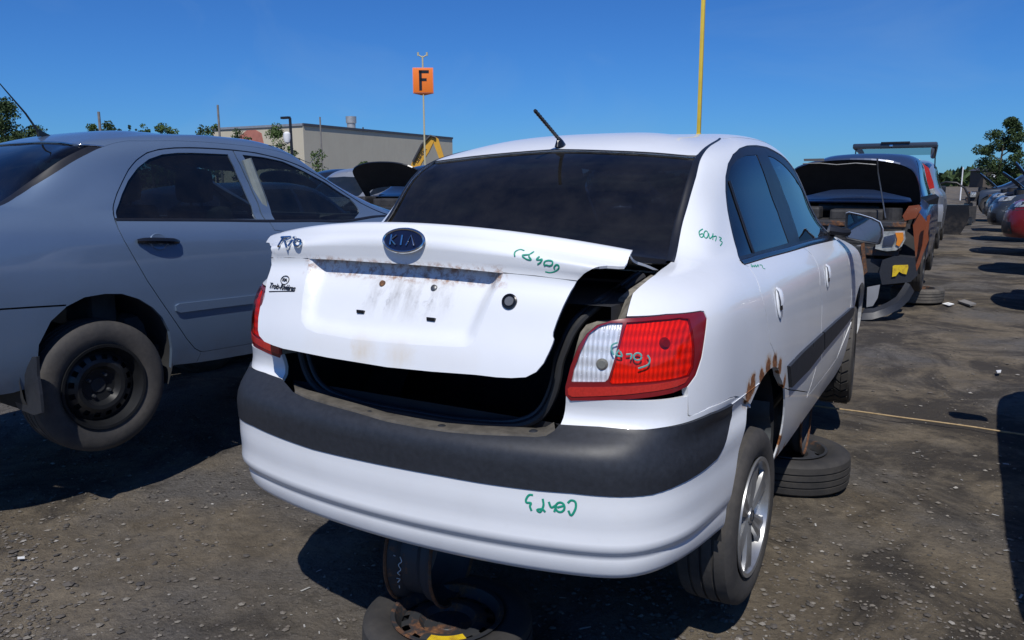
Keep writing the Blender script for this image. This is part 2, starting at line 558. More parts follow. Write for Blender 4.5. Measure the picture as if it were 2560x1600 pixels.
# ------------------------------------------------------------------ shared materials
def paint(name, col, rough=.35, metal=0.0, coat=.6, flake=0.0, dirt=(.16, .13, .10), dirt_amt=.25, dirt_z=.45, zlift=0.0, rust=None, extra=None):
    """car paint: coat, faint orange peel, road dust low down, optional rust patches (x,y,z,radius)"""
    t = NT(name)
    b = t.bsdf(col, rough, metal, Coat_Weight=coat, Coat_Roughness=.06)
    co = t.coord(); x, y, z = t.sep(co)
    n = t.noise(3.0, 6, .6, co); n2 = t.noise(40.0, 4, .6, co); n3 = t.noise(9.0, 8, .65, co)
    c = t.mix(t.ramp(n.outputs['Fac'], [(.3, 0.), (.8, 1.)]), col, tuple(k*.93 for k in col))
    # dust that gathers on the lower body in streaks
    h = t.math('SUBTRACT', dirt_z+zlift, z); h = t.math('MULTIPLY', h, 3.0, clamp=True)
    d = t.math('MULTIPLY', h, t.ramp(n3.outputs['Fac'], [(.38, 0.), (.72, 1.)]))
    d2 = t.ramp(n2.outputs['Fac'], [(.62, 0.), (.80, .35)])
    d = t.math('ADD', t.math('MULTIPLY', d, dirt_amt), t.math('MULTIPLY', d2, dirt_amt*.35), clamp=True)
    c = t.mix(d, c, dirt)
    rr = t.math('MULTIPLY_ADD', d, .5, rough)
    cw = t.math('SUBTRACT', coat, d, clamp=True)
    if rust:
        nr = t.noise(26.0, 8, .7, co); acc = None
        for (rx, ry, rz, rad) in rust:
            dx = t.math('SUBTRACT', x, rx); dy = t.math('SUBTRACT', y, ry); dz = t.math('SUBTRACT', z, rz)
            q = t.math('ADD', t.math('ADD', t.math('MULTIPLY', dx, dx), t.math('MULTIPLY', dy, dy)), t.math('MULTIPLY', dz, dz))
            q = t.math('SQRT', q); q = t.math('DIVIDE', q, rad); q = t.math('SUBTRACT', 1.0, q)
            q = t.math('ADD', q, t.math('MULTIPLY_ADD', nr.outputs['Fac'], 1.5, -.75))
            acc = q if acc is None else t.math('MAXIMUM', acc, q)
        rc = t.ramp(t.noise(60.0, 6, .7, co).outputs['Fac'], [(.3, (.05, .02, .012)), (.5, (.22, .075, .02)), (.75, (.42, .2, .07))])
        halo = t.ramp(acc, [(.05, 0.), (.35, .55)]); core = t.ramp(acc, [(.34, 0.), (.42, 1.)])
        c = t.mix(halo, c, (.55, .33, .12)); c = t.mix(core, c, rc)
        rr = t.math('MAXIMUM', rr, t.math('MULTIPLY', core, .85)); cw = t.math('SUBTRACT', cw, core, clamp=True)
    if extra: c = extra(t, co, x, y, z, c)
    t.link(c, b.inputs['Base Color']); t.link(rr, b.inputs['Roughness']); t.link(cw, b.inputs['Coat Weight'])
    else_b = t.noise(1.6, 3, .5, co); sc = t.noise(70.0, 3, .6, t.mapping(co, (1, 1, 6)))
    if not metal: t.bump(t.math('ADD', else_b.outputs['Fac'], t.math('MULTIPLY', sc.outputs['Fac'], .01)), .06, .05)
    if metal:
        fl = t.noise(1400.0, 2, .5, co)
        b.inputs['Metallic'].default_value = metal
        t.bump(fl.outputs['Fac'], .05, .001)
    return t.m

def glass(name, tint, refl=1.0, rough=0.0, dust=.06):
    """thin automotive glass: see-through tint plus mirror reflection at grazing angles"""
    t = NT(name)
    tr = t.n.new('ShaderNodeBsdfTransparent'); tr.inputs[0].default_value = (*tint, 1)
    gl = t.n.new('ShaderNodeBsdfGlossy'); gl.inputs['Roughness'].default_value = rough
    gl.inputs['Color'].default_value = (refl, refl, refl, 1)
    fr = t.n.new('ShaderNodeFresnel'); fr.inputs['IOR'].default_value = 1.55
    mx = t.n.new('ShaderNodeMixShader')
    ge = t.n.new('ShaderNodeNewGeometry')            # the inner face of a thin pane must not act as a prism
    t.link(t.math('MULTIPLY', fr.outputs[0], t.math('SUBTRACT', 1.0, ge.outputs['Backfacing'])), mx.inputs[0]); t.link(tr.outputs[0], mx.inputs[1]); t.link(gl.outputs[0], mx.inputs[2])
    df = t.n.new('ShaderNodeBsdfDiffuse'); df.inputs[0].default_value = (.3, .28, .25, 1)
    m2 = t.n.new('ShaderNodeMixShader')
    co = t.coord(); n = t.noise(7.0, 8, .65, co)
    f = t.ramp(n.outputs['Fac'], [(.35, dust*.25), (.8, dust)])
    t.link(f, m2.inputs[0]); t.link(mx.outputs[0], m2.inputs[1]); t.link(df.outputs[0], m2.inputs[2])
    t.link(m2.outputs[0], t.out.inputs['Surface'])
    return t.m

plain('black_plastic', (.022, .025, .032), .5, var=.25, scale=60, bump=.05)
plain('trim_black', (.012, .013, .017), .38, var=.2, scale=25)
plain('gloss_black', (.010, .011, .014), .18, var=.1, scale=10)
plain('rubber', (.018, .019, .022), .62, var=.3, scale=18)
plain('interior_dark', (.018, .019, .023), .8, var=.3, scale=12)
plain('interior_grey', (.075, .082, .085), .85, var=.2, scale=14)
plain('interior_pale', (.22, .25, .24), .85, var=.15, scale=14)
plain('chrome', (.62, .64, .66), .14, 1.0, var=.05, scale=20)
plain('steel_dull', (.16, .165, .17), .45, .8, var=.3, scale=20)
plain('underbody', (.02, .021, .023), .85, var=.4, scale=9)
plain('marker_green', (.012, .30, .19), .5, var=.2, scale=80)
plain('decal_black', (.012, .012, .014), .4, var=.1)
plain('lamp_bulb', (.25, .24, .2), .3, .3)
plain('sticker_white', (.7, .7, .68), .5)
plain('wire_grey', (.10, .10, .10), .6)

def tyre_mat(name, col=(.028, .028, .030), dust=(.16, .14, .115), amt=.45):
    t = NT(name); b = t.bsdf(col, .78)
    co = t.coord(); n = t.noise(6.0, 8, .65, co); n2 = t.noise(55.0, 5, .6, co)
    d = t.math('MULTIPLY', t.ramp(n.outputs['Fac'], [(.35, 0.15), (.75, 1.)]), amt)
    c = t.mix(d, col, dust); c = t.mix(t.ramp(n2.outputs['Fac'], [(.4, 0.), (.9, .35)]), c, (.012, .012, .013))
    t.link(c, b.inputs['Base Color']); t.bump(n2.outputs['Fac'], .25, .003)
    return t.m
tyre_mat('tyre'); tyre_mat('tyre_dusty', (.04, .04, .042), (.2, .175, .14), .8)
tyre_mat('tyre_dark', (.02, .02, .022), (.1, .09, .078), .5)

def rusty(name, base=(.030, .032, .036), amt=.5, scale=7.0, rough=.55):
    t = NT(name); b = t.bsdf(base, rough, .0)
    co = t.coord(); n = t.noise(scale, 8, .68, co); n2 = t.noise(scale*6, 6, .7, co)
    m = t.math('ADD', n.outputs['Fac'], t.math('MULTIPLY_ADD', n2.outputs['Fac'], .35, -.17))
    f = t.ramp(m, [(.62-.3*amt, 0.), (.72-.22*amt, 1.)])
    rc = t.ramp(n2.outputs['Fac'], [(.3, (.045, .02, .012)), (.5, (.13, .055, .025)), (.72, (.26, .125, .05))])
    t.link(t.mix(f, base, rc), b.inputs['Base Color'])
    t.link(t.math('MULTIPLY_ADD', f, .35, rough), b.inputs['Roughness'])
    t.bump(m, .35, .004)
    return t.m
rusty('rusty_black', amt=.35); rusty('rusty_heavy', (.05, .045, .042), .95, 9.0); rusty('rusty_light', (.035, .037, .042), .1, 5.0)
rusty('brake_rust', (.09, .05, .03), 1.1, 14.0)

def alloy_mat():
    t = NT('alloy'); b = t.bsdf((.40, .41, .42), .36, .7)
    co = t.coord(); n = t.noise(11.0, 7, .65, co)
    c = t.mix(t.ramp(n.outputs['Fac'], [(.42, 0.), (.75, .55)]), (.42, .43, .44), (.16, .14, .12))
    t.link(c, b.inputs['Base Color']); t.link(t.math('MULTIPLY_ADD', n.outputs['Fac'], .3, .2), b.inputs['Roughness'])
alloy_mat()
plain('steel_black', (.018, .019, .021), .32, .2, var=.4, scale=8)
glass('glass_tinted', (.050, .055, .065), 1.0, dust=.025)
glass('glass_rear_tint', (.030, .036, .055), 1.0, dust=.06)
glass('glass_clear', (.50, .56, .54), .9, dust=.05)
glass('glass_smoke', (.20, .24, .25), .95, dust=.04)

def lens(name, col, rough=.08, trans=.55):
    """coloured lamp plastic over a reflector"""
    t = NT(name); b = t.bsdf(col, rough, 0.0, Coat_Weight=.6, Coat_Roughness=.03)
    b.inputs['Transmission Weight'].default_value = trans; b.inputs['IOR'].default_value = 1.25
    co = t.coord(); n = t.noise(24, 3, .5, co)
    t.bump(n.outputs['Fac'], .02, .002)
    return t.m
lens('lens_red', (.75, .022, .018), .06, .72); lens('lens_red_dark', (.20, .008, .014), .1, .25)
lens('lens_clear', (.92, .94, .96), .04, .95); lens('lens_amber', (.9, .28, .03), .08, .5)
lens('lens_red_solid', (.42, .012, .014), .15, .1)
plain('reflector', (.82, .83, .85), .13, 1.0, var=.03)
plain('reflector_red', (.80, .13, .05), .22, .9, var=.15, scale=60)

# ground: packed dirt with gravelly and oily patches
def ground_mat():
    t = NT('packed_dirt'); b = t.bsdf((.15, .13, .11), .95)
    b.inputs['Specular IOR Level'].default_value = .2
    co = t.coord(); X = t.sep(co)[0]
    big = t.noise(.55, 6, .6, co, .4); mid = t.noise(2.3, 9, .68, co, .5); fin = t.noise(19, 10, .78, co, .2); fin2 = t.noise(70, 8, .75, co); grit = t.voronoi(60, co)
    # trodden clay, greyer gravelly drifts, damp oily stains (more of them along the right)
    c = t.mix(t.ramp(mid.outputs['Fac'], [(.34, 0.), (.66, 1.)]), (.135, .110, .078), (.250, .207, .148))
    drift = t.ramp(big.outputs['Fac'], [(.44, 0.), (.58, .9)])
    c = t.mix(drift, c, (.140, .132, .124))
    oil = t.noise(1.0, 8, .72, co, 1.0)
    right = t.math('MULTIPLY', t.math('ADD', X, .3, clamp=True), .06)
    c = t.mix(t.ramp(t.math('ADD', oil.outputs['Fac'], right), [(.50, 0.), (.62, .85)]), c, (.046, .041, .037))
    c = t.mix(t.ramp(fin.outputs['Fac'], [(.30, .6), (.55, 0.)]), c, (.060, .052, .043))
    c = t.mix(t.ramp(fin2.outputs['Fac'], [(.60, 0.), (.85, .45)]), c, (.30, .27, .23))
    sp = t.math('MULTIPLY', t.ramp(grit.outputs['Distance'], [(.05, .8), (.35, 0.)]), t.math('MULTIPLY_ADD', drift, .5, .12))
    c = t.mix(sp, c, t.ramp(t.sep(grit.outputs['Color'])[0], [(0, (.07, .066, .06)), (.6, (.17, .155, .14)), (1, (.30, .28, .25))]))
    t.link(c, b.inputs['Base Color'])
    h = t.math('ADD', t.math('MULTIPLY', fin.outputs['Fac'], 1.5), t.math('MULTIPLY', fin2.outputs['Fac'], .35))
    h = t.math('ADD', h, t.math('MULTIPLY', mid.outputs['Fac'], 1.6)); h = t.math('SUBTRACT', h, t.math('MULTIPLY', t.math('MULTIPLY', grit.outputs['Distance'], drift), .5))
    t.bump(h, .9, .022)
ground_mat()
# ------------------------------------------------------------------ the yard: one sheet of trodden dirt to the horizon
def vnoise(x, y, seed):
    rg = np.random.default_rng(seed); T_ = rg.random((256, 256))
    xi = np.floor(x).astype(int); yi = np.floor(y).astype(int); fx = x-xi; fy = y-yi
    fx = fx*fx*(3-2*fx); fy = fy*fy*(3-2*fy)
    g = lambda a, b: T_[a % 256, b % 256]
    return (g(xi, yi)*(1-fx)+g(xi+1, yi)*fx)*(1-fy)+(g(xi, yi+1)*(1-fx)+g(xi+1, yi+1)*fx)*fy-.5
def spaced(a, b, step, far):
    c = list(np.arange(a, b, step)); s_ = step; lo = [a]; hi = [c[-1]]
    while hi[-1] < far: s_ *= 1.22; hi.append(hi[-1]+s_); lo.append(lo[-1]-s_)
    return np.array(lo[:0:-1]+c+hi[1:])
gx = spaced(-5.5, 3.2, .032, 1600); gyy = spaced(-2.4, 5.5, .032, 1600)
GX, GY = np.meshgrid(gx, gyy, indexing='ij')
def ground_z(GX, GY):
    dn = np.clip(1-np.maximum(0, np.hypot(GX, GY-1)-6)/8, 0, 1)
    ruts = np.exp(-((GX-.95-.1*np.sin(GY*.5))/.16)**2)*.010+np.exp(-((GX+1.75)/.2)**2)*.010
    return (.030*vnoise(GX*.45, GY*.45, 1)+.020*vnoise(GX*1.4+3, GY*1.4, 2)+.012*vnoise(GX*4, GY*4, 3)+.008*vnoise(GX*11, GY*11, 4)+.005*vnoise(GX*24, GY*24, 5)-ruts)*dn-.012
GZZ = ground_z(GX, GY)
nx, ny = GX.shape
gi = np.arange(nx*ny).reshape(nx, ny)
gf = np.stack([gi[:-1, :-1], gi[1:, :-1], gi[1:, 1:], gi[:-1, 1:]], -1).reshape(-1, 4)
me = bpy.data.meshes.new('ground'); me.vertices.add(nx*ny); me.vertices.foreach_set('co', np.stack([GX, GY, GZZ], -1).ravel())
me.loops.add(len(gf)*4); me.loops.foreach_set('vertex_index', gf.ravel()); me.polygons.add(len(gf)); me.polygons.foreach_set('loop_start', np.arange(0, len(gf)*4, 4)); me.polygons.foreach_set('loop_total', np.full(len(gf), 4))
me.update(); me.validate(); me.shade_smooth(); me.materials.append(MATS['packed_dirt'])
go_ = bpy.data.objects.new('ground', me); COL.objects.link(go_); kind(go_, 'structure')
# ------------------------------------------------------------------ white sedan
WHITE_RUST = [(.84, -.235, .625, .05), (.845, -.20, .645, .045), (.85, -.10, .65, .045), (.85, -.02, .665, .05), (.85, .07, .655, .05), (.85, .15, .63, .04), (.85, .25, .55, .035), (.82, .36, .30, .04), (.80, .40, .22, .05), (.80, .55, .205, .04), (.80, .9, .205, .03)]
def white_extra(t, co, x, y, z, c):
    n = t.noise(5.0, 6, .6, co)
    return t.mix(t.ramp(n.outputs['Fac'], [(.55, 0.), (.85, .12)]), c, (.60, .56, .48))
paint('white_paint', (.80, .82, .84), .32, coat=.5, rust=WHITE_RUST, dirt_amt=.35, dirt_z=.36, extra=white_extra)
plain('white_edge', (.20, .185, .155), .8, var=.6, scale=30, bump=.1)

WNET = []
def wc(*p): WNET.append(p)
sp = 1.468
#    bottom           .30               .45               .64               .80              .92              deck edge        glass base       mid glass        rail            roof edge        roof            spine
wc((0, -.80, .22), (0, -.83, .30), (0, -.835, .45), (0, -.835, .64), (0, -.845, .80), (0, -.825, .93), (0, -.75, 1.01), (0, -.40, 1.035), (0, -.12, 1.215), (0, .14, 1.372), (0, .30, 1.418), (0, .52, 1.448), (0, .80, 1.462))
wc((.28, -.79, .22), (.28, -.82, .30), (.28, -.825, .45), (.28, -.825, .64), (.28, -.835, .80), (.28, -.815, .93), (.28, -.735, 1.01), (.27, -.39, 1.033), (.27, -.117, 1.21), (.25, .138, 1.368), (.235, .30, 1.415), (.17, .53, 1.447), (0, .85, 1.463))
wc((.50, -.75, .22), (.51, -.79, .30), (.52, -.80, .45), (.52, -.80, .64), (.53, -.80, .80), (.53, -.77, .93), (.52, -.675, 1.005), (.48, -.36, 1.026), (.475, -.108, 1.195), (.44, .13, 1.353), (.40, .31, 1.404), (.27, .56, 1.441), (0, .90, 1.464))
wc((.68, -.67, .22), (.70, -.71, .30), (.715, -.735, .45), (.717, -.737, .64), (.716, -.728, .80), (.702, -.682, .92), (.666, -.56, .985), (.612, -.31, 1.022), (.575, -.09, 1.185), (.538, .119, 1.340), (.48, .34, 1.393), (.33, .62, 1.435), (0, .95, 1.465))
wc((.76, -.50, .22), (.785, -.55, .30), (.798, -.572, .45), (.803, -.578, .64), (.799, -.572, .80), (.776, -.535, .92), (.72, -.41, .985), (.672, -.22, 1.028), (.622, -.02, 1.185), (.572, .20, 1.345), (.505, .43, 1.400), (.34, .70, 1.440), (0, 1.0, 1.466))
wc((.79, -.30, .22), (.81, -.32, .30), (.825, -.33, .45), (.832, -.335, .64), (.826, -.34, .80), (.803, -.32, .92), (.752, -.22, .982), (.70, -.06, 1.03), (.648, .11, 1.19), (.594, .33, 1.352), (.518, .56, 1.410), (.34, .80, 1.447), (0, 1.05, 1.467))
wc((.80, 0, .21), (.822, 0, .30), (.84, 0, .45), (.8465, 0, .64), (.838, 0, .80), (.815, .01, .91), (.764, .05, .972), (.722, .13, 1.025), (.665, .27, 1.19), (.605, .47, 1.362), (.522, .66, 1.421), (.335, .90, 1.454), (0, 1.1, 1.468))
wc((.80, .4, .20), (.822, .4, .29), (.842, .4, .45), (.8475, .4, .64), (.84, .4, .80), (.818, .4, .905), (.772, .42, .966), (.735, .46, 1.02), (.673, .54, 1.19), (.61, .66, 1.372), (.522, .80, 1.430), (.33, 1.0, 1.459), (0, 1.15, 1.468))
wc((.80, .8, .20), (.822, .8, .29), (.842, .8, .45), (.8475, .8, .64), (.84, .8, .80), (.82, .8, .90), (.776, .8, .96), (.740, .82, 1.015), (.676, .85, 1.19), (.612, .90, 1.378), (.52, .97, 1.435), (.325, 1.09, 1.461), (0, 1.2, 1.468))
wc((.80, 1.2, .20), (.822, 1.2, .29), (.842, 1.2, .45), (.8475, 1.2, .64), (.84, 1.2, .80), (.82, 1.2, .895), (.777, 1.2, .953), (.741, 1.2, 1.01), (.676, 1.19, 1.18), (.608, 1.15, 1.374), (.512, 1.15, 1.434), (.315, 1.2, 1.460), (0, 1.27, 1.467))
wc((.80, 1.6, .20), (.822, 1.6, .29), (.841, 1.6, .45), (.8465, 1.6, .64), (.838, 1.6, .80), (.818, 1.6, .89), (.776, 1.58, .946), (.738, 1.55, 1.0), (.672, 1.47, 1.16), (.598, 1.36, 1.355), (.50, 1.32, 1.420), (.30, 1.31, 1.454), (0, 1.34, 1.464))
wc((.80, 2.0, .20), (.82, 2.0, .29), (.838, 2.0, .45), (.843, 2.0, .64), (.834, 2.0, .80), (.813, 2.0, .88), (.770, 1.97, .935), (.73, 1.90, .98), (.662, 1.72, 1.11), (.585, 1.52, 1.315), (.485, 1.45, 1.395), (.29, 1.41, 1.438), (0, 1.42, 1.452))
wc((.80, 2.4, .22), (.82, 2.4, .29), (.838, 2.4, .45), (.842, 2.4, .64), (.828, 2.4, .78), (.80, 2.4, .86), (.745, 2.38, .905), (.69, 2.25, .945), (.60, 1.93, 1.06), (.53, 1.62, 1.28), (.45, 1.53, 1.37), (.27, 1.49, 1.42), (0, 1.50, 1.435))
wc((.78, 2.8, .22), (.81, 2.8, .29), (.825, 2.8, .45), (.825, 2.8, .62), (.80, 2.8, .75), (.765, 2.8, .82), (.71, 2.75, .865), (.64, 2.5, .92), (.53, 2.06, 1.04), (.46, 1.70, 1.26), (.40, 1.60, 1.35), (.25, 1.56, 1.40), (0, 1.57, 1.415))
wc((.66, 3.15, .22), (.69, 3.17, .29), (.70, 3.18, .45), (.68, 3.15, .6), (.66, 3.1, .70), (.63, 3.05, .77), (.59, 2.98, .82), (.5, 2.62, .91), (.42, 2.13, 1.035), (.36, 1.76, 1.25), (.31, 1.66, 1.335), (.2, 1.61, 1.385), (0, 1.62, 1.40))
wc((.35, 3.28, .22), (.36, 3.31, .29), (.36, 3.32, .45), (.35, 3.29, .6), (.34, 3.23, .70), (.33, 3.17, .77), (.31, 3.08, .82), (.26, 2.68, .91), (.22, 2.16, 1.035), (.18, 1.79, 1.245), (.16, 1.69, 1.33), (.1, 1.64, 1.38), (0, 1.64, 1.395))
wc((0, 3.31, .22), (0, 3.34, .29), (0, 3.35, .45), (0, 3.32, .6), (0, 3.26, .70), (0, 3.20, .77), (0, 3.10, .82), (0, 2.70, .91), (0, 2.17, 1.035), (0, 1.80, 1.245), (0, 1.70, 1.33), (0, 1.65, 1.38), (0, 1.65, 1.39))

wcar = thing('sedan', 'white four-door sedan on rim stands with its trunk lid ajar, nearest the camera', 'car', (0, 0, GZ))
WM = np.eye(4); WM[2, 3] = GZ
W = Surf(WNET, WM)
T = W.T

# --- outlines traced on the body (photo pixels -> body surface)
glass_R = [(1800, 347), (1774, 364), (1749, 391), (1732.6, 438), (1712, 508.6), (1695, 570.6), (1677, 655)]
quarter_in = [(1665, 665), (1637, 687), (1610, 707), (1581, 733), (1565, 792)]
lamp = [(1412, 988), (1425, 1003), (1536, 1001), (1610, 996), (1684, 983), (1718, 968), (1740, 938), (1755, 893), (1762, 849), (1768, 797), (1760, 779), (1751, 778), (1666, 786), (1566, 794), (1529, 800), (1492, 812), (1466, 834), (1444, 867), (1425, 915.6), (1412, 967)]
door_rear = [(1959, 969), (1950, 940), (1941, 900), (1934, 876), (1926, 858), (1922, 826), (1917, 792), (1911, 765), (1901, 730), (1888, 690), (1871.6, 667), (1855, 658)]
dlo_up = [(1841.8, 624), (1828.6, 574.6), (1818.6, 525), (1813.7, 478.6), (1813.7, 442), (1820, 409), (1832, 386), (1848, 371), (1868, 363.8), (1891, 362.9), (1918, 367.8), (1941, 379.4), (1964, 396), (1990.6, 425.7), (2020, 472), (2050, 518), (2070, 554.7), (2086.6, 594.4)]
belt = [(1855, 658), (1912, 641), (1970.8, 625.8), (2030, 609), (2086.6, 597)]
dd_gap = [(2007, 617.6), (2030, 637), (2042, 657), (2050, 713.5), (2055, 763), (2054.6, 790), (2053, 831), (2045, 889.6), (2038.7, 924), (2028, 961), (2017, 993)]
fd_gap = [(2093, 599), (2113, 621), (2123, 664), (2129.6, 723), (2127, 760), (2119, 797), (2107.5, 850), (2091.6, 896)]
uvd = dict(glass_R=T(glass_R), quarter_in=T(quarter_in), lamp=T(lamp), door_rear=T(door_rear), dlo=T(dlo_up), belt=T(belt), dd=T(dd_gap), fd=T(fd_gap))

def find(surf, target, guess, idx=(1, 2)):
    """uv whose point has the wanted two coordinates"""
    uv = np.array(guess, float)
    for _ in range(25):
        e = 1e-4; q = surf.P(np.array([uv, uv+[e, 0], uv+[0, e]]))[:, list(idx)]
        J = np.stack([(q[1]-q[0])/e, (q[2]-q[0])/e], 1); r = np.array(target)-q[0]
        if np.linalg.norm(r) < 1e-6: break
        st = np.linalg.solve(J, r); L = np.linalg.norm(st)
        uv = uv+(st if L < .1 else st*.1/L)
        uv[1] = np.clip(uv[1], 0, surf.vmax)
    return tuple(uv)
def arc(surf, cy, cz, r, a0, a1, n, guess):
    out = []; g = guess
    for k in range(n+1):
        a = R(a0+(a1-a0)*k/n)
        z = max(cz+r*math.sin(a), surf.net[6][0][2]+.012)
        g = find(surf, (cy+r*math.cos(a), z), g); out.append(g)
    return out
gy = (W.u(6), W.v(3))
bg_end = W.P(W.hit(1876, 1012))[0]; a_st = math.degrees(math.atan2(bg_end[2]-.305, bg_end[1])); print('arch start', a_st, bg_end)
arch_r = arc(W, 0, .305, .345, a_st-2, 42, 14, (W.u(5.5), W.v(3)))     # rear arch from behind over the top to the door line
arch_r2 = arc(W, 0, .305, .345, 42, -14, 9, gy)
arch_f = arc(W, 2.5, .305, .345, 194, -14, 30, (W.u(11), W.v(1)))
L = lambda a: list(a)
D = uvd
ditch_v = D['glass_R'][0][1]
rail = [(D['glass_R'][0][0]+(W.u(11.35)-D['glass_R'][0][0])*k/8, ditch_v+(W.v(9.35)-ditch_v)*k/8) for k in range(1, 9)]
a_pill = [(W.u(11.6), W.v(9.0)), (W.u(11.7), W.v(8.0)), (W.u(11.6), W.v(7.15)), (W.u(11.3), W.v(6.7))]
bgap = T([(1721.5, 1036), (1723, 1040), (1729, 1041), (1777, 1019), (1825, 995), (1840, 991.5), (1857, 995), (1876, 1012)])
# quarter panel with C-pillar, roof rail and windscreen pillar: one pressing
quarter = L(D['glass_R']) + L(D['quarter_in']) + [D['lamp'][k] for k in (12, 11, 10, 9, 8, 7, 6, 5)] + bgap + arch_r[1:] + L(D['door_rear'][1:]) + L(D['dlo']) + a_pill[::-1] + rail[::-1]
panel(W, quarter, 'quarter_panel', 'white_paint', wcar, gap=.0015, res=.03, flange=.02, both=True)
# doors, sills, wings
d_bot = T([(2020, 981), (1995, 977), (1972.6, 974.8)])
rear_door = [D['belt'][0], D['belt'][1], D['belt'][2], D['dd'][0]] + L(D['dd'][1:]) + d_bot + L(D['door_rear'][:-1])
panel(W, rear_door, 'rear_door', 'white_paint', wcar, gap=.0022, both=True)
front_door = [D['dd'][0], D['belt'][3], D['belt'][4], D['fd'][0]] + L(D['fd'][1:]) + T([(2060, 940), (2032, 975)]) + L(D['dd'][:0:-1])
panel(W, front_door, 'front_door', 'white_paint', wcar, gap=.0022, both=True)
sill = [arch_r2[0]] + [D['door_rear'][0]] + d_bot[::-1] + [D['dd'][-1]] + T([(2032, 975), (2060, 940)]) + [D['fd'][-1], arch_f[6]] + arch_f[5::-1] + [(W.u(11), .004), (W.u(9), .004), (W.u(7.6), .004)] + arch_r2[:0:-1]
panel(W, sill, 'sill', 'white_paint', wcar, gap=.0015, both=True, flange=.006)
wing = [D['fd'][-1]] + L(D['fd'][-2::-1]) + a_pill[3:] + [(W.u(12), W.v(6.1)), (W.u(13), W.v(6.1)), (W.u(13.7), W.v(6.0)), (W.u(13.7), W.v(2.0)), (W.u(13.2), .03)] + arch_f[:6:-1]
panel(W, wing, 'front_wing', 'white_paint', wcar, gap=.0030, both=True, flange=.02)
def sym_panel(surf, half, name, mat, parent, **kw):
    a, b = panel(surf, half, name, mat, parent, both=True, gap=0, **kw)
    bm = bmesh.new(); bm.from_mesh(a.data); bm.from_mesh(b.data)
    na = [tuple(x.vector) for x in a.data.corner_normals]+[tuple(x.vector) for x in b.data.corner_normals]
    bm.to_mesh(a.data); bm.free()
    a.data.normals_split_custom_set(na)
    bpy.data.objects.remove(b)
    return a
g_top = T([(1394, 374), (1418, 374), (1542, 377.6), (1666, 384.6), (1739, 389.6)])
g_top = [(0.0, g_top[0][1])] + [p for p in g_top[1:]]
um = W.umax
roof_half = [(0, W.vmax-1e-4)] + g_top + [D['glass_R'][1]] + [D['glass_R'][0]] + rail + [(um, W.v(9.9)), (um, W.vmax-1e-4)]
sym_panel(W, roof_half, 'roof', 'white_paint', wcar, off=.001, flange=.012, res=.04)
# rear screen, its black border and drip strips
gr = [np.array(p) for p in D['glass_R']]
back_half = [(0, g_top[0][1]-.004)] + [(p[0], p[1]-.004) for p in g_top[1:]] + [(p[0]-.006, p[1]) for p in gr[3:]] + [(gr[-1][0]-.03, W.v(6.93)), (0, W.v(6.9))]
sym_panel(W, back_half, 'rear_window', 'glass_rear_tint', wcar, off=-.006, flange=.003, res=.04)
seal_line = smooth_line([(p[0]-.004, p[1]) for p in gr], 4)
for lf in (False, True):
    ribbon(W, [((p[0]), p[1]) for p in seal_line], 'rear_window_seal', 'trim_black', wcar, width=[.010+.016*min(1, max(0, (i-4)/8)) for i in range(len(seal_line))], height=.004, left=lf)
ribbon(W, smooth_line([(-p[0], p[1]-.003) for p in g_top[::-1]]+[(p[0], p[1]-.003) for p in g_top[1:]], 3), 'rear_window_top_seal', 'trim_black', wcar, width=.008, height=.003)
# side windows: black surround, then each pane
dlo_poly = [D['belt'][0]] + L(D['dlo']) + L(D['belt'][:0:-1])
surround_hole = []
def zz(pts, o=(1640, 300), s=3.0233): return [(o[0]+x/s, o[1]+y/s) for x, y in pts]
pane_r = T(zz([(640, 1025), (605, 900), (570, 740), (548, 580), (552, 450), (575, 350), (625, 290), (690, 262), (770, 258), (800, 330), (860, 500), (930, 690), (985, 850), (1012, 925), (800, 985)]))
pane_f = T(zz([(1092, 915), (1062, 800), (1010, 640), (945, 470), (880, 330), (850, 265), (900, 282), (960, 325), (1030, 400), (1110, 520), (1190, 650), (1260, 780), (1305, 868), (1200, 892)]))
panel(W, dlo_poly, 'window_surround', 'trim_black', wcar, gap=.001, off=-.004, flange=.012, both=True, holes=[pane_r, pane_f])
panel(W, pane_r, 'rear_side_window', 'glass_tinted', wcar, gap=-.003, off=-.006, flange=0, both=True)
panel(W, pane_f, 'front_side_window', 'glass_tinted', wcar, gap=-.003, off=-.006, flange=0, both=True)
div = T(zz([(563, 455), (600, 570), (650, 720), (700, 870), (748, 1000)]))
for lf in (False, True):
    ribbon(W, smooth_line(div, 3), 'window_divider', 'trim_black', wcar, width=.022, height=.004, off=-.004, left=lf)
    ribbon(W, smooth_line([(p[0], p[1]+.006) for p in D['belt']], 4), 'belt_moulding', 'gloss_black', wcar, width=.026, height=.007, off=-.003, left=lf)
# hood, windscreen, nose
hood = [(W.u(11.75), W.v(6.75)), (W.u(12), W.v(6.2)), (W.u(13), W.v(6.2)), (W.u(13.8), W.v(6.1)), (um, W.v(6.0)), (um, W.v(7.3)), (W.u(13), W.v(7.25)), (W.u(12), W.v(7.15))]
sym_panel(W, hood, 'hood', 'white_paint', wcar, res=.05)
wind = [(W.u(11.75), W.v(7.2)), (W.u(13), W.v(7.35)), (um, W.v(7.4)), (um, W.v(9.85)), (W.u(12), W.v(9.45)), (W.u(11.75), W.v(8.9)), (W.u(11.8), W.v(8.0))]
sym_panel(W, wind, 'windscreen', 'glass_smoke', wcar, off=-.004, flange=0, res=.05)
nose = [(W.u(13.75), .01), (um, .01), (um, W.v(5.95)), (W.u(13.75), W.v(5.95))]
sym_panel(W, nose, 'front_bumper', 'white_paint', wcar, res=.06)

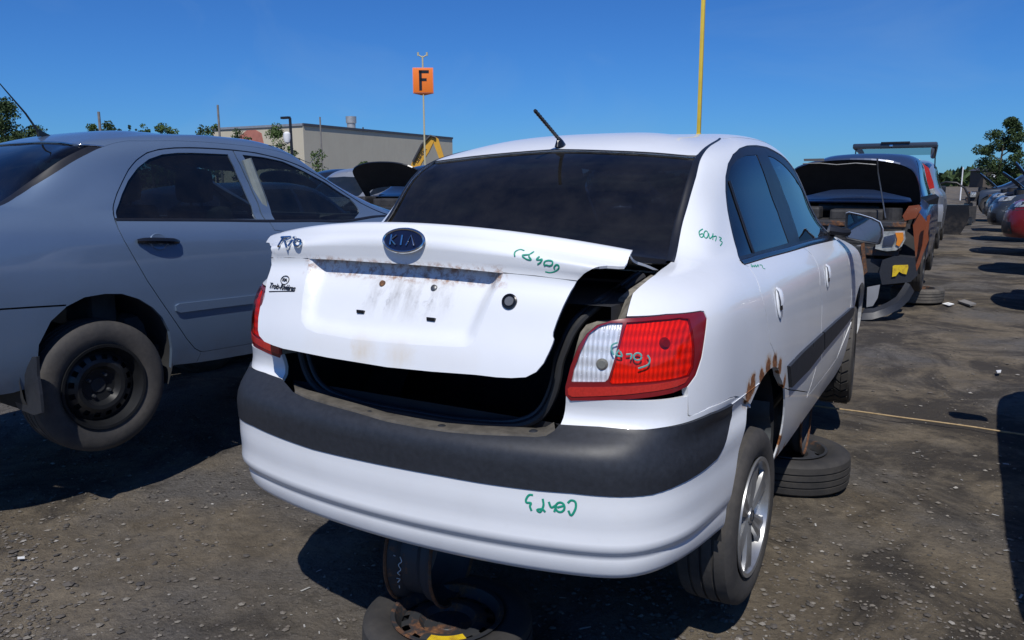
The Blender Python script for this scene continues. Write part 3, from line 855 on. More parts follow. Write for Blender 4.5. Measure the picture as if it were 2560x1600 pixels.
# door handles: pull flap over a scooped cup
def door_handle(cx, cy, k):
    u0, v0 = W.hit(cx, cy); P = W.P((u0, v0))[0]; N = W.N((u0, v0))[0]
    t = W.P((u0+.01, v0))[0]-P; t /= np.linalg.norm(t); up = np.cross(N, t)
    if up[2] < 0: up = -up
    for lf in (False, True):
        mx = np.array([-1 if lf else 1, 1, 1])
        q = MB(); n = 20
        ring = [(.030*math.cos(a)*(1 if abs(math.cos(a)) < .999 else 1), .056*math.sin(a)) for a in [2*math.pi*i/n for i in range(n)]]
        V = [P+t*a*1.0+up*b+N*.001 for a, b in ring]+[P+t*a*.86+up*b*.9+N*.006 for a, b in ring]
        F = [(i, (i+1) % n, n+(i+1) % n, n+i) for i in range(n)]+[tuple(range(n, 2*n))]
        q.add(np.array(V)*mx, F); h = q.build('handle_cup', 'white_paint', wcar, sharp=50)
        q = MB()
        V = []
        for z, d, s in ((.050, .008, .7), (.040, .017, .95), (.005, .021, .95), (-.008, .019, .85)):
            V.append([P+t*x*s*.026+up*z+N*(d-.006*abs(x)) for x in (-1, -.6, 0, .6, 1)])
        q.grid(np.array(V)*mx); q.build('handle_flap', 'white_paint', h, sharp=50)
        q = MB(); V = [[P+t*x*.021*s+up*z+N*.0085 for x in (-1, 0, 1)] for z, s in ((-.010, 1.), (-.022, .9), (-.026, .75))]
        q.grid(np.array(V)*mx); q.build('handle_recess', 'gloss_black', h)
door_handle(1946, 757, 0); door_handle(2067, 690, 1)
# rubbing strips on the doors
strip = T([(1968, 908), (1973, 903), (2130, 768), (2131, 775), (2128, 787), (2050, 888), (1973, 968), (1970, 962)])
s1 = T([(1967.5, 915), (2000, 881), (2053, 832), (2053.5, 876), (2015, 925), (1972, 968)]); s2 = T([(2055.5, 830), (2090, 799), (2124, 770), (2130, 768), (2131, 776), (2127, 789), (2100, 823), (2055.5, 874)])
for pl in (s1, s2):
    panel(W, pl, 'rubbing_strip', 'black_plastic', wcar, gap=0, off=.012, flange=.014, res=.02, both=True)

# --- rear lamps
lampuv = D['lamp']
lens_c = T([(1557, 807), (1525, 807), (1499, 815), (1473, 834), (1452, 877), (1436, 920), (1428, 955), (1512, 955), (1520, 948), (1527, 928), (1538, 890), (1548, 850)])
lens_r = T([(1567, 806), (1640, 800), (1700, 794), (1722, 797), (1731, 830), (1736, 870), (1733, 915), (1722, 937), (1700, 944), (1600, 956), (1530, 960), (1524, 955), (1536, 915), (1548, 870), (1556, 840)])
lens_s = T([(1419, 972), (1424, 968), (1530, 967), (1620, 962), (1690, 951), (1722, 942), (1712, 957), (1690, 967), (1610, 981), (1500, 990), (1430, 992), (1421, 987)])
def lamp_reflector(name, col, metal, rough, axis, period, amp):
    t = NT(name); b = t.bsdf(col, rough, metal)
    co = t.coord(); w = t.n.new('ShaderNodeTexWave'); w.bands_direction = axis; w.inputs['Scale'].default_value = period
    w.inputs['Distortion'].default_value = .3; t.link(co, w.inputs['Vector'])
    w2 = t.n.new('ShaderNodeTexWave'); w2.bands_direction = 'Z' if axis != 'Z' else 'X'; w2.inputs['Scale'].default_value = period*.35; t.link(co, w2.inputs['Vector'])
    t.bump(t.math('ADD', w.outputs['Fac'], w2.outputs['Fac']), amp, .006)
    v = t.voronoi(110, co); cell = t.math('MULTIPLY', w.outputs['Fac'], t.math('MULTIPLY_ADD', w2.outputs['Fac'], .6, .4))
    c = t.mix(t.ramp(cell, [(.12, .45), (.55, 0.)]), col, tuple(k*.35 for k in col)); c = t.mix(t.ramp(v.outputs['Distance'], [(.12, .9), (.22, 0.)]), c, tuple(min(1, k*1.15) for k in col))  # rib shading and small bright glints painted into the reflector colour
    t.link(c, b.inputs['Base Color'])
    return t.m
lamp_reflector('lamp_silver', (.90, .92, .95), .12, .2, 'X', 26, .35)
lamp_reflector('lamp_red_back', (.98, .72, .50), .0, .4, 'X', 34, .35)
glass('lens_film_clear', (.95, .96, .98), .8, dust=.03); glass('lens_film_red', (.92, .12, .05), .8, dust=.01)
plain('lens_red_bright', (.48, .028, .02), .2, var=.2, scale=160, Coat_Weight=.5)
plain('lamp_body_red', (.20, .010, .014), .15, var=.15, scale=20, Coat_Weight=.6)
glass('lens_film_dark', (.30, .012, .02), .8, dust=.01)
for lf in (False, True):
    lmp = panel(W, lampuv, 'tail_lamp', 'lamp_body_red', wcar, gap=.001, off=-.001, flange=.006, left=lf, holes=[lens_c, lens_r, lens_s], res=.015)
    panel(W, lens_c, 'reversing_lens', 'lens_film_clear', lmp, gap=0, off=.002, flange=.004, res=.02, left=lf)
    panel(W, lens_r, 'brake_lens', 'lens_film_red', lmp, gap=0, off=.002, flange=.004, res=.02, left=lf)
    panel(W, lens_s, 'reflex_strip', 'lens_red_bright', lmp, gap=0, off=.001, flange=.004, res=.02, left=lf)
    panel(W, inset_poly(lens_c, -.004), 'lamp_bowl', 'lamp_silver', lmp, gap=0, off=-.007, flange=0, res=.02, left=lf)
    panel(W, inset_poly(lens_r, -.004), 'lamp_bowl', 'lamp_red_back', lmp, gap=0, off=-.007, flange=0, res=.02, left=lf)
    for px_, py_ in ((1666, 858), (1504, 912)):
        uvb = W.hit(px_, py_); P = W.P(uvb)[0]; N = W.N(uvb)[0]; mx = np.array([-1 if lf else 1, 1, 1])
        q = MB(); q.cyl((P-N*.010)*mx, (P-N*.001)*mx, .018, .010, 14); q.build('bulb_socket', 'lamp_bulb', lmp)

# --- trunk opening: gutter, weather seal, dark liner
gut = [(p[0], p[1]) for p in D['quarter_in']] + [lampuv[k] for k in (13, 14, 15, 16, 17, 18, 19, 0)]
go = W.P(gut); gn = W.N(gut)
inn = go + np.array([[-k, .03, -.005] for k in [.045]*6+[.05, .045, .035, .022, .015, .012, .012]]) - gn*.02
q = MB(); q.grid(np.stack([go-gn*.004, (go+inn)/2-gn*.018, inn], 1)); q.build('trunk_gutter', 'white_edge', wcar)
q = MB(); q.grid(np.stack([go-gn*.004, (go+inn)/2-gn*.018, inn], 1)*np.array([-1, 1, 1])); q.build('trunk_gutter', 'white_edge', wcar)
seal3 = [on_z(1608, 690, .985+GZ), on_z(1592, 700, .975+GZ), on_z(1566, 719, .955+GZ), on_z(1538, 738, .93+GZ), on_y(1505, 758, -.665), on_y(1479, 778, -.70), on_y(1451, 804, -.725), on_y(1429, 836, -.742), on_y(1415, 868, -.752), on_y(1401, 906, -.76), on_y(1394, 949, -.765), on_y(1384, 986, -.768), on_y(1364, 1026, -.772), on_y(1334, 1052, -.778), on_y(1280, 1065, -.79), on_y(1190, 1061, -.80), on_y(1115, 1053, -.80)]
seal3 = [p-np.array([0, 0, GZ]) for p in seal3]
ctr = [seal3[-1]*np.array([f, 1, 1]) for f in (0.0,)]
path = seal3+ctr+[p*np.array([-1, 1, 1]) for p in seal3[::-1]]
q = MB(); q.tube(smooth_line(path, 4), .011, 8); q.build('trunk_seal', 'rubber', wcar)
q = MB(); q.tube(smooth_line([p+np.array([-.018*np.sign(p[0]) if abs(p[0]) > .3 else 0, .012, .006]) for p in path], 4), .008, 8); q.build('trunk_seal_lip', 'black_plastic', wcar)
q = MB()
x0, y0, y1, z0, z1 = .60, -.74, -.05, .36, .94
q.add([(-x0, y0, z0), (x0, y0, z0), (x0, y1, z0), (-x0, y1, z0), (-x0, y0, z1), (x0, y0, z1), (x0, y1, z1), (-x0, y1, z1)], [(0, 1, 2, 3), (1, 5, 6, 2), (2, 6, 7, 3), (0, 3, 7, 4), (4, 7, 6, 5)])
q.add([(-.50, -.765, .62), (.50, -.765, .62), (.55, -.72, .36), (-.55, -.72, .36)], [(0, 1, 2, 3)])
q.build('trunk_liner', 'interior_dark', wcar, smooth=False)
q = MB(); q.add([(-.66, -.40, 1.0), (.66, -.40, 1.0), (.56, -.30, .985), (-.56, -.30, .985), (-.64, -.70, .93), (.64, -.70, .93)], [(0, 1, 2, 3)]); q.build('rear_shelf_panel', 'underbody', wcar, smooth=False)
# --- rear bumper
plan = [(0, -.938), (.14, -.934), (.28, -.922), (.40, -.905), (.52, -.880), (.62, -.850), (.695, -.808), (.745, -.745), (.778, -.66), (.797, -.56), (.810, -.44), (.819, -.33), (.826, -.23), (.832, -.12)]
prows = [(.226, -.11), (.234, -.055), (.248, -.024), (.270, -.012), (.300, -.006), (.316, -.004), (.330, .008), (.37, .012), (.43, .014), (.475, .013), (.54, .015), (.590, .002)]
BN = []
pl = np.array(plan)
for i, (x, y) in enumerate(plan):
    a = pl[max(i-1, 0)]; b = pl[min(i+1, len(pl)-1)]; tv = b-a
    if i == 0: tv = np.array([1., 0])
    tv /= np.linalg.norm(tv); nn = np.array([tv[1], -tv[0]])
    col = []
    for z, d in prows:
        k = 1.0 if z > .335 else max(.25, 1-.75*min(1, max(0, (i-8)/4)))
        zz_ = z + (0 if z > .335 else -.012*min(1, max(0, (i-7)/5)))
        col.append((x+nn[0]*d*k if i else 0, y+nn[1]*d*k, zz_))
    def wpt(z_, off):
        w = find(W, (y, z_), (W.u(5), W.v(3.5))) if x > .775 else find(W, (x*.985, z_), (W.u(1.5), W.v(3.5)), (0, 2))
        pw = W.P(w)[0]+W.N(w)[0]*off
        if i == 0: pw[0] = 0
        return pw
    top = wpt(.645, .004)
    col.append(tuple(np.array(col[-1])*.42+top*.58-np.array([0, 0, .006-.012*.5])))
    col.append(tuple(top)); col.append(tuple(wpt(.71, .002)))
    BN.append(col)
BW = Surf(BN, WM, mir_v=False)
band_lo = [(1828, 1040), (1821.7, 1066), (1808.5, 1115.7), (1792, 1145.5), (1762, 1172), (1696, 1211.6), (1630, 1236), (1580, 1241.4), (1497.6, 1239.7), (1431, 1233), (1345.5, 1226.5), (1200, 1207), (1100, 1189), (1004, 1171.5), (893, 1149), (782, 1123), (700, 1094)]
band_up = [(1399, 1062), (1499, 1067), (1610, 1074), (1658, 1069), (1721.5, 1056), (1777, 1034), (1831, 1010)]
ledge = [(734, 981), (767, 997), (830, 1016), (893, 1033), (967, 1055), (1040, 1069), (1115, 1081), (1200, 1088), (1301, 1092), (1340, 1094), (1365, 1091), (1385, 1079)]
barch = []; g_ = (BW.u(11), BW.v(4))
for a_ in range(196, 106, -5):
    z_ = .305+.352*math.sin(R(a_)); y_ = .352*math.cos(R(a_))
    if z_ < .232: continue
    g_ = find(BW, (y_, z_), g_); barch.append(g_)
    if z_ > .635: break
lo = BW.T(band_lo); upr = BW.T(band_up); led = BW.T(ledge)
mir = lambda pts: [(-p[0], p[1]) for p in pts]
far = abs(lo[-1][0])
lo_left = mir([p for p in lo if p[0] > far+.03])          # the far corner, hidden, mirrors the near one
band = upr[::-1] + led[::-1] + mir(upr) + lo_left + lo[::-1]
bump = panel(BW, band, 'rear_bumper', 'black_plastic', wcar, gap=.0008, off=.003, flange=.015, res=.028)
side = [p for p in barch if p[1] < upr[-1][1]+.01] + [upr[-1]]
low = lo + lo_left[::-1] + mir(side[::-1]) + [(-barch[0][0], .002), (barch[0][0], .002)] + side
panel(BW, low, 'bumper_skin', 'white_paint', bump, gap=.0008, flange=.02, res=.022)
# upper white corners of the bumper below the lamps
gapb = BW.T([(1718, 967), (1721.5, 1037), (1724, 1041), (1729, 1041), (1777, 1019), (1828, 997), (1840, 994), (1857, 997), (1878, 1018)])
corner = upr + [barch[-1]] + gapb[::-1] + BW.T([(1706, 962), (1684, 968), (1610, 980), (1536, 986), (1425, 990), (1413, 984)])
panel(BW, corner, 'bumper_corner', 'white_paint', bump, gap=.001, off=-.003, flange=.012, res=.025, both=True)
# loading ledge with dirt and push clips
plain('ledge_dirty', (.11, .10, .085), .8, var=.5, scale=20, bump=.2)
lp = BW.P(led)
back = np.array([on_y(px_, py_-24, min(-.80, p_[1]+.065))-np.array([0, 0, GZ]) for (px_, py_), p_ in zip(ledge, lp)])
q = MB(); q.grid(np.stack([lp+[0, .002, -.012], lp+[0, .006, .004], back, back+[0, .03, -.02]], 1))
q.build('loading_ledge', 'ledge_dirty', wcar, sharp=50)
for px_, py_ in ((922, 1030), (1104, 1065), (1334, 1078)):
    p = on_y(px_, py_+2, BW.P(BW.hit(px_, py_+9))[0][1]+.030)-np.array([0, 0, GZ]); q = MB()
    q.lathe([(-.004, .013), (.002, .013), (.005, .009), (.006, .0005)], 14, 'z', p); q.build('push_clip', 'black_plastic', bump)

# --- trunk lid standing ajar
LN = []
for x in (0, .16, .32, .46, .58, .66, .74):
    cy, cz = -.83+.30*x*x, 1.147-.155*x*x
    ky, kz = -.852+.18*x*x, 1.033-.068*x*x
    LN.append([(x, -.30+.1*x*x, .99-.05*x*x), (x, -.52+.16*x*x, 1.055-.09*x*x), (x, cy+.10, cz-.030), (x, cy+.03, cz-.005), (x, cy-.002, cz-.008), (x, cy-.017, cz-.032), (x, ky-.006, (kz+cz)/2-.008), (x, ky, kz), (x, ky-.020, kz-.05), (x, ky-.052, kz-.13), (x, ky-.078, kz-.20), (x, ky-.094, kz-.27), (x, ky-.104, kz-.33)])
LS = Surf(LN, WM, mir_v=False, flip=True)
lid_px = [(692, 571), (734.6, 560.7), (793, 554), (880, 551.4), (996.6, 553.5), (1142, 562), (1258.5, 572), (1340, 581), (1439, 595), (1538, 612), (1584, 619)]
lid_r = [(1582, 624), (1572, 643), (1561, 666), (1548, 666), (1518.6, 664), (1498.7, 666), (1479, 673), (1459, 685), (1442, 702), (1427, 727), (1409, 762.5), (1391.6, 804), (1382.7, 830), (1381.7, 840), (1384.6, 848), (1381, 860), (1373, 878.5), (1358.5, 908), (1340, 930), (1314, 943)]
lid_b = [(1277, 945), (1240, 943), (1189.6, 937), (1080, 929), (967, 917.8), (819, 893.7), (708, 871.5), (682, 863), (661, 854)]
lid_l = [(648, 839), (645, 825), (646, 794), (650.6, 767), (654.6, 761.6), (662, 741), (669, 694.6), (678, 645), (680, 630.6), (678.8, 616), (673.5, 607), (665, 606), (676.4, 590)]
crest_v = LS.v(3.4)
uR = LS.hit(1582, 622)[0]; uL = -LS.hit(694, 574)[0]
top_hidden = [(uR, LS.v(3.3)), (uR-.03, LS.v(2.2)), (uR-.06, LS.v(1.2)), (LS.u(4.0), LS.v(.2)), (0, LS.v(.1)), (-LS.u(4.0), LS.v(.2)), (-uL+.03, LS.v(1.2)), (-uL, LS.v(3.3))]
lid_poly = top_hidden[::-1] + LS.T(lid_r) + LS.T(lid_b) + LS.T(lid_l)
rec_px = [(771, 646.5), (924, 655), (1084, 666), (1258.5, 683), (1244, 718), (1215, 782), (1190, 845), (1180, 860), (1165, 867), (1142, 868), (997, 859.5), (880, 848), (793, 833), (766, 822), (754, 803), (753, 780), (757, 740), (766, 690)]
rec = LS.T(rec_px)
def lid_extra(t, co, x, y, z, c):
    # rust runs and dirt below the handle garnish and around the plate
    n = t.noise(9.0, 7, .65, t.mapping(co, (1, 1, .18))); n2 = t.noise(40.0, 7, .7, co); n3 = t.noise(16, 6, .7, t.mapping(co, (1.6, 1, .12)))
    def win(v, a, b, s):
        return t.math('MULTIPLY', t.math('MULTIPLY', t.math('SUBTRACT', v, a), s, clamp=True), t.math('MULTIPLY', t.math('SUBTRACT', b, v), s, clamp=True), clamp=True)
    xw = t.math('ADD', x, t.math('MULTIPLY_ADD', n2.outputs['Fac'], .06, -.03))
    plate = t.math('MULTIPLY', win(x, -.14, .22, 12), win(z, .87, 1.02, 14))
    g = t.math('MULTIPLY', plate, t.ramp(n3.outputs['Fac'], [(.42, 0.), (.70, .75)]))
    c = t.mix(g, c, (.36, .35, .34))
    g2 = t.math('MULTIPLY', plate, t.ramp(n2.outputs['Fac'], [(.56, 0.), (.75, .5)])); c = t.mix(g2, c, (.12, .11, .11))
    runs = t.math('MULTIPLY', t.math('ADD', win(xw, -.10, .01, 22), t.math('ADD', win(xw, .02, .13, 22), t.math('MULTIPLY', win(x, -.30, .33, 40), .12))), t.math('MULTIPLY', win(z, .745, .85, 22), t.ramp(n.outputs['Fac'], [(.3, .15), (.65, .8)])), clamp=True)
    c = t.mix(t.math('MULTIPLY', runs, .8), c, (.60, .44, .20))
    top = t.math('MULTIPLY', win(x, -.36, .36, 40), t.math('MULTIPLY', win(z, .975, 1.045, 70), t.ramp(n2.outputs['Fac'], [(.46, 0.), (.62, .8)])))
    return t.mix(top, c, (.34, .16, .06))
paint('lid_paint', (.80, .82, .84), .32, coat=.5, dirt_amt=.12, dirt_z=.5, extra=lid_extra)
lid = panel(LS, lid_poly, 'trunk_lid', 'lid_paint', wcar, gap=0, flange=.007, res=.022, holes=[rec])
rp = np.array(rec); 
def rec_depth(uv, P):
    side = seg_open(uv, rp[3:].tolist()+[rp[0].tolist()])
    s = np.clip(side/.045, 0, 1); s = s*s*(3-2*s)
    kz = 1.033-.068*P[:, 0]**2
    f = np.clip((P[:, 2]-.80)/(kz-.80), 0, 1)
    return -(.008+.030*f)*s
def seg_open(pts, line):
    d = np.full(len(pts), 1e9)
    for i in range(len(line)-1):
        a = np.array(line[i]); b = np.array(line[i+1]); ab = b-a
        t = np.clip(((pts-a)@ab)/max(ab@ab, 1e-12), 0, 1); d = np.minimum(d, np.linalg.norm(pts-a-t[:, None]*ab, axis=1))
    return d
panel(LS, rec, 'plate_recess', 'lid_paint', lid, gap=-.0005, flange=0, res=.013, bulge=rec_depth)
# upper edge wall of the recess
tp = LS.P(resample(rec[:4], .02, closed=False)); q = MB()
q.grid(np.stack([tp+[0, .001, 0], tp+[0, .040, -.004]], 1)); q.build('recess_lip', 'rusty_heavy', lid)
# shut line between garnish and lower skin
plain('seam_dark', (.05, .05, .055), .7)
ribbon(LS, LS.T([(678, 644), (725, 644), (771, 646)]), 'lid_seam', 'seam_dark', lid, width=.0022, height=.0012)
ribbon(LS, LS.T([(1258.5, 682), (1340, 689.5), (1442, 702)]), 'lid_seam', 'seam_dark', lid, width=.0022, height=.0012)
inner_poly = [LS.hit(*p) for p in lid_r[6:]+lid_b+lid_l[:9]]
inner_poly = [tuple(p) for p in inner_poly]
panel(LS, inset_poly(inner_poly, .012), 'lid_inner_panel', 'underbody', lid, gap=0, off=-.055, flange=0, res=.05)
def on_lid(px, py, lift=0.0, surf=None):
    s_ = surf or LS; uv = s_.hit(px, py); return s_.P(uv)[0]+s_.N(uv)[0]*lift, s_.N(uv)[0], uv
# emblem
Pe, Ne, _ = on_lid(1011.7, 602.4, .002)
ex = np.array([1., 0, 0]); ex -= Ne*(ex@Ne); ex /= np.linalg.norm(ex); ey = np.cross(Ne, ex)
if ey[2] < 0: ey = -ey
def oval(rx, ry, n=40): return [Pe+ex*rx*math.cos(2*math.pi*k/n)+ey*ry*math.sin(2*math.pi*k/n) for k in range(n)]
plain('emblem_blue', (.012, .018, .05), .2, .3)
q = MB(); o_ = oval(.066, .031); q.add([Pe+Ne*.006]+[p+Ne*.003 for p in o_], [(0, i+1, (i+1) % 40+1) for i in range(40)]); emb = q.build('emblem', 'emblem_blue', lid)
q = MB(); q.tube([p+Ne*.003 for p in oval(.067, .032)], .0042, 8, closed=True); q.build('emblem_ring', 'chrome', emb)
def strokes(P0, X, Y, Z, sc, paths, name, mat, parent, r=.003, seg=6):
    for pth in paths:
        q = MB(); q.tube([P0+X*a*sc+Y*b*sc+Z*.004 for a, b in pth], r, seg); q.build(name, mat, parent)
strokes(Pe+Ne*.004, ex, ey, Ne, .001, [[(-40, -14), (-40, 14)], [(-22, 14), (-38, 0), (-20, -14)], [(-4, -14), (-4, 14)], [(14, -14), (26, 14), (40, -14)]], 'emblem_letter', 'chrome', emb, .0024)
def zq(pts, o, s): return [(o[0]+x/s, o[1]+y/s) for x, y in pts]
def write(surf, lines, name, mat, parent, width=.004, height=.0006, n=4):
    """each stroke of the hand-writing lies on the surface"""
    for ln in lines:
        uv = surf.T(ln)
        ribbon(surf, smooth_line(uv, n), name, mat, parent, width=width, height=height, off=.0008, seg=3)
def circ(cx, cy, rx, ry, a0=0, a1=350, n=12): return [(cx+rx*math.cos(R(a0+(a1-a0)*k/n)), cy+ry*math.sin(R(a0+(a1-a0)*k/n))) for k in range(n+1)]
o5 = ((480, 360), 5.04)
for pth in ([(1110, 1298), (1175, 1190)], [(1150, 1188), (1265, 1188), (1262, 1212), (1182, 1248), (1220, 1315)], [(1236, 1290), (1282, 1232)], [(1298, 1198), (1322, 1190)], circ(1348, 1256, 42, 34, 0, 360, 14)):
    pts = [on_lid(*p, .006) for p in zq(pth, *o5)]
    q = MB(); q.tube([p[0] for p in pts], .0043, 8); q.build('model_badge', 'chrome', lid)
# text as thin solid letters
def text_mesh(txt, size, extr=.0006, shear=0.0, bold=0.0):
    cu = bpy.data.curves.new('txt', 'FONT'); cu.body = txt; cu.size = size; cu.extrude = extr; cu.shear = shear; cu.offset = bold
    cu.align_x = 'CENTER'; cu.align_y = 'CENTER'; cu.resolution_u = 4
    ob = bpy.data.objects.new('txt', cu); COL.objects.link(ob)
    dg = bpy.context.evaluated_depsgraph_get(); me = ob.evaluated_get(dg).to_mesh()
    V = np.array([v.co[:] for v in me.vertices]); F = [tuple(p.vertices) for p in me.polygons]
    bpy.data.objects.remove(ob); bpy.data.curves.remove(cu)
    return V, F
def place_text(txt, size, P0, X, Y, Z, name, mat, parent, wx=None, **kw):
    V, F = text_mesh(txt, size, **kw)
    if wx: V[:, 0] *= wx/(V[:, 0].max()-V[:, 0].min())
    q = MB(); q.add(np.array([P0+X*v[0]+Y*v[1]+Z*(v[2]+.001) for v in V]), F)
    return q.build(name, mat, parent, smooth=False)
Pt, Ntx, _ = on_lid(706, 718, .001); tx = LS.P(LS.hit(735, 722))[0]-LS.P(LS.hit(677, 715))[0]; wtx = np.linalg.norm(tx); tx /= wtx; ty = np.cross(Ntx, tx)
if ty[2] < 0: ty = -ty
place_text('Trois-Rivières', .025, Pt, tx, ty, Ntx, 'dealer_decal', 'decal_black', lid, wx=wtx*1.10, shear=.2, bold=.0003)
Pk, Nk, _ = on_lid(713, 700.5, .001)
place_text('KIA', .013, Pk, tx, ty, Nk, 'dealer_decal', 'decal_black', lid, wx=.024, bold=.0004)
q = MB(); q.tube([Pk+tx*.0205*math.cos(a)+ty*.0135*math.sin(a) for a in [2*math.pi*k/28 for k in range(28)]], .0014, 6, closed=True); q.build('dealer_decal', 'decal_black', lid)
q = MB(); q.tube([on_lid(674, 729, .001)[0], on_lid(736, 728, .001)[0]], .0018, 6); q.build('dealer_decal', 'decal_black', lid)
# lock cylinder, plate screws, clips
Pl_, Nl, _ = on_lid(1274, 754, 0)
def disc_stack(P, N, prof, name, mat, parent, seg=20):
    a, b, d = frame_from(N); q = MB(); V = []; n = len(prof)
    for h, r in prof:
        for k in range(seg):
            t_ = 2*math.pi*k/seg; V.append(P+d*h+r*(math.cos(t_)*a+math.sin(t_)*b))
    F = [(i*seg+k, i*seg+(k+1) % seg, (i+1)*seg+(k+1) % seg, (i+1)*seg+k) for i in range(n-1) for k in range(seg)]
    q.add(V, F); return q.build(name, mat, parent, sharp=40)
lock = disc_stack(Pl_, Nl, [(-.004, .021), (.004, .0205), (.005, .017), (.002, .015), (.002, .001)], 'lock_ring', 'gloss_black', lid)
disc_stack(Pl_+Nl*.002, Nl, [(0, .0125), (.003, .012), (.003, .0005)], 'lock_barrel', 'steel_dull', lock)
for px_, py_, m_ in ((940, 697, 'rusty_heavy'), (1071.5, 708, 'steel_dull')):
    P, N, uv = on_lid(px_, py_, 0); P = P-N*.034
    disc_stack(P, N, [(-.002, .010), (.006, .009), (.008, .006), (.008, .0005)], 'plate_screw', m_, lid)
for px_, py_ in ((891, 776), (1069, 795)):
    P, N, uv = on_lid(px_, py_, 0); P = P-N*.020
    q = MB(); q.bbox((0, 0, 0), (.026, .012, .010), .0015); q.xf(Matrix(((ex[0], Ne[0], 0, P[0]), (ex[1], Ne[1], 0, P[1]), (ex[2], Ne[2], 1, P[2]), (0, 0, 0, 1)))); q.build('plate_clip', 'gloss_black', lid)

# green marker numbers
o4 = ((1340, 580), 5.04); o3 = ((1240, 560), 2.7); o6 = ((1200, 1000), 3.024); oc = ((1640, 300), 3.0233)
write(LS, [zq([(128, 218), (125, 200), (136, 183), (165, 173), (192, 181)], *o3), zq([(256, 187), (228, 205), (178, 211), (205, 236), (238, 240), (222, 214), (250, 190)], *o3),
           zq([(45, 308), (8, 345), (40, 350), (78, 342), (60, 378), (20, 406)], *o4), zq([(100, 408), (112, 372), (160, 357), (208, 370), (204, 408), (170, 424), (128, 414), (104, 425)], *o4),
           zq([(238, 466), (228, 444), (254, 411), (284, 418), (288, 450), (250, 490), (182, 512), (118, 500)], *o4)], 'marker_number', 'marker_green', lid)
write(BW, [zq([(402, 718), (372, 718), (350, 748), (352, 774), (386, 778), (378, 802), (390, 836)], *o6), zq([(475, 745), (480, 798), (456, 846), (432, 830), (470, 824), (494, 846)], *o6),
           zq([(520, 768), (540, 812), (576, 796), (562, 845)], *o6), zq(circ(606, 810, 34, 36, 0, 360, 12), *o6), zq([(585, 812), (630, 800)], *o6), zq([(664, 778), (690, 758), (722, 772), (722, 822), (690, 872), (668, 834)], *o6)], 'marker_number', 'marker_green', bump, width=.006)
write(W, [zq([(352, 824), (325, 846), (336, 886), (356, 880), (352, 860), (332, 866)], *oc), zq(circ(377, 866, 16, 27), *oc), zq([(398, 858), (404, 896), (424, 880), (430, 858), (428, 906)], *oc), zq([(432, 882), (456, 880), (448, 916)], *oc), zq([(474, 884), (494, 894), (480, 910), (500, 924), (484, 952)], *oc)], 'marker_number', 'marker_green', wcar)
write(W, [zq([(718, 1090), (724, 1112), (734, 1100), (742, 1112), (750, 1096), (758, 1112), (770, 1094), (776, 1112)], *oc), zq([(782, 1096), (800, 1098), (808, 1120), (824, 1126)], *oc)], 'marker_number', 'marker_green', wcar, width=.0035)
plain('marker_teal', (.10, .32, .30), .5)
wl3 = [zq([(822, 800), (786, 816), (780, 848), (796, 884)], *o3), zq([(832, 848), (812, 882), (850, 892), (838, 858)], *o3), zq([(878, 880), (914, 880), (908, 912)], *o3), zq(circ(955, 895, 26, 24), *o3), zq([(1020, 884), (1036, 914), (1022, 950), (958, 974)], *o3)]
for ln in wl3:
    ribbon(W, smooth_line(W.T(ln), 4), 'marker_number', 'marker_teal', wcar, width=.0045, height=.0006, off=.0035, seg=3)
# ------------------------------------------------------------------ wheels
def tyre_shape(Ro, w, Rr, grooves=3, seg=56, gd=.007, blocks=None):
    """tyre lathed about x, outer face at +x"""
    h = w/2; q = MB()
    prof = [(-h*.78, Rr-.004), (-h*.86, Rr+.006), (-h*.98, Rr+(Ro-Rr)*.38), (-h, Rr+(Ro-Rr)*.55), (-h*.96, Rr+(Ro-Rr)*.76), (-h*.88, Ro-.012), (-h*.78, Ro-.003)]
    tw = h*.78
    if blocks is None:
        xs = np.linspace(-tw, tw, grooves+2)[1:-1]
        for x in xs:
            prof += [(x-.0045, Ro-.0005+.002*(1-abs(x)/tw)), (x-.0035, Ro-gd), (x+.0035, Ro-gd), (x+.0045, Ro-.0005+.002*(1-abs(x)/tw))]
    else:
        prof = prof[:-1]+[(-tw, Ro-.009), (0, Ro-.008), (tw, Ro-.009)]
    prof += [(h*.78, Ro-.003)] if blocks is None else []
    prof += [(h*.88, Ro-.012), (h*.96, Rr+(Ro-Rr)*.76), (h, Rr+(Ro-Rr)*.55), (h*.99, Rr+(Ro-Rr)*.42), (h*.985, Rr+(Ro-Rr)*.36), (h*.93, Rr+(Ro-Rr)*.2), (h*.86, Rr+.006), (h*.78, Rr-.004)]
    q.lathe(prof, seg, 'x')
    if blocks:                       # knobbly winter tread
        n = blocks
        for k in range(n):
            for x0, x1, sl, ph in ((-tw, -tw*.52, .35, 0), (-tw*.46, -tw*.05, -.45, .3), (tw*.05, tw*.46, .45, .6), (tw*.52, tw, -.35, .1)):
                a0 = 2*math.pi*(k+ph)/n; da = 2*math.pi*.74/n; V = []
                for r in (Ro-.010, Ro):
                    for x, s_ in ((x0, 0), (x1, 1), (x1, 1), (x0, 0)):
                        pass
                    for x, f, s_ in ((x0, 0, 0), (x1, 0, 1), (x1, 1, 1), (x0, 1, 0)):
                        a = a0+da*f+sl*s_*2*math.pi/n
                        V.append((x, r*math.cos(a), r*math.sin(a)))
                q.add(V, [(4, 5, 6, 7), (0, 1, 5, 4), (1, 2, 6, 5), (2, 3, 7, 6), (3, 0, 4, 7)])
    return q
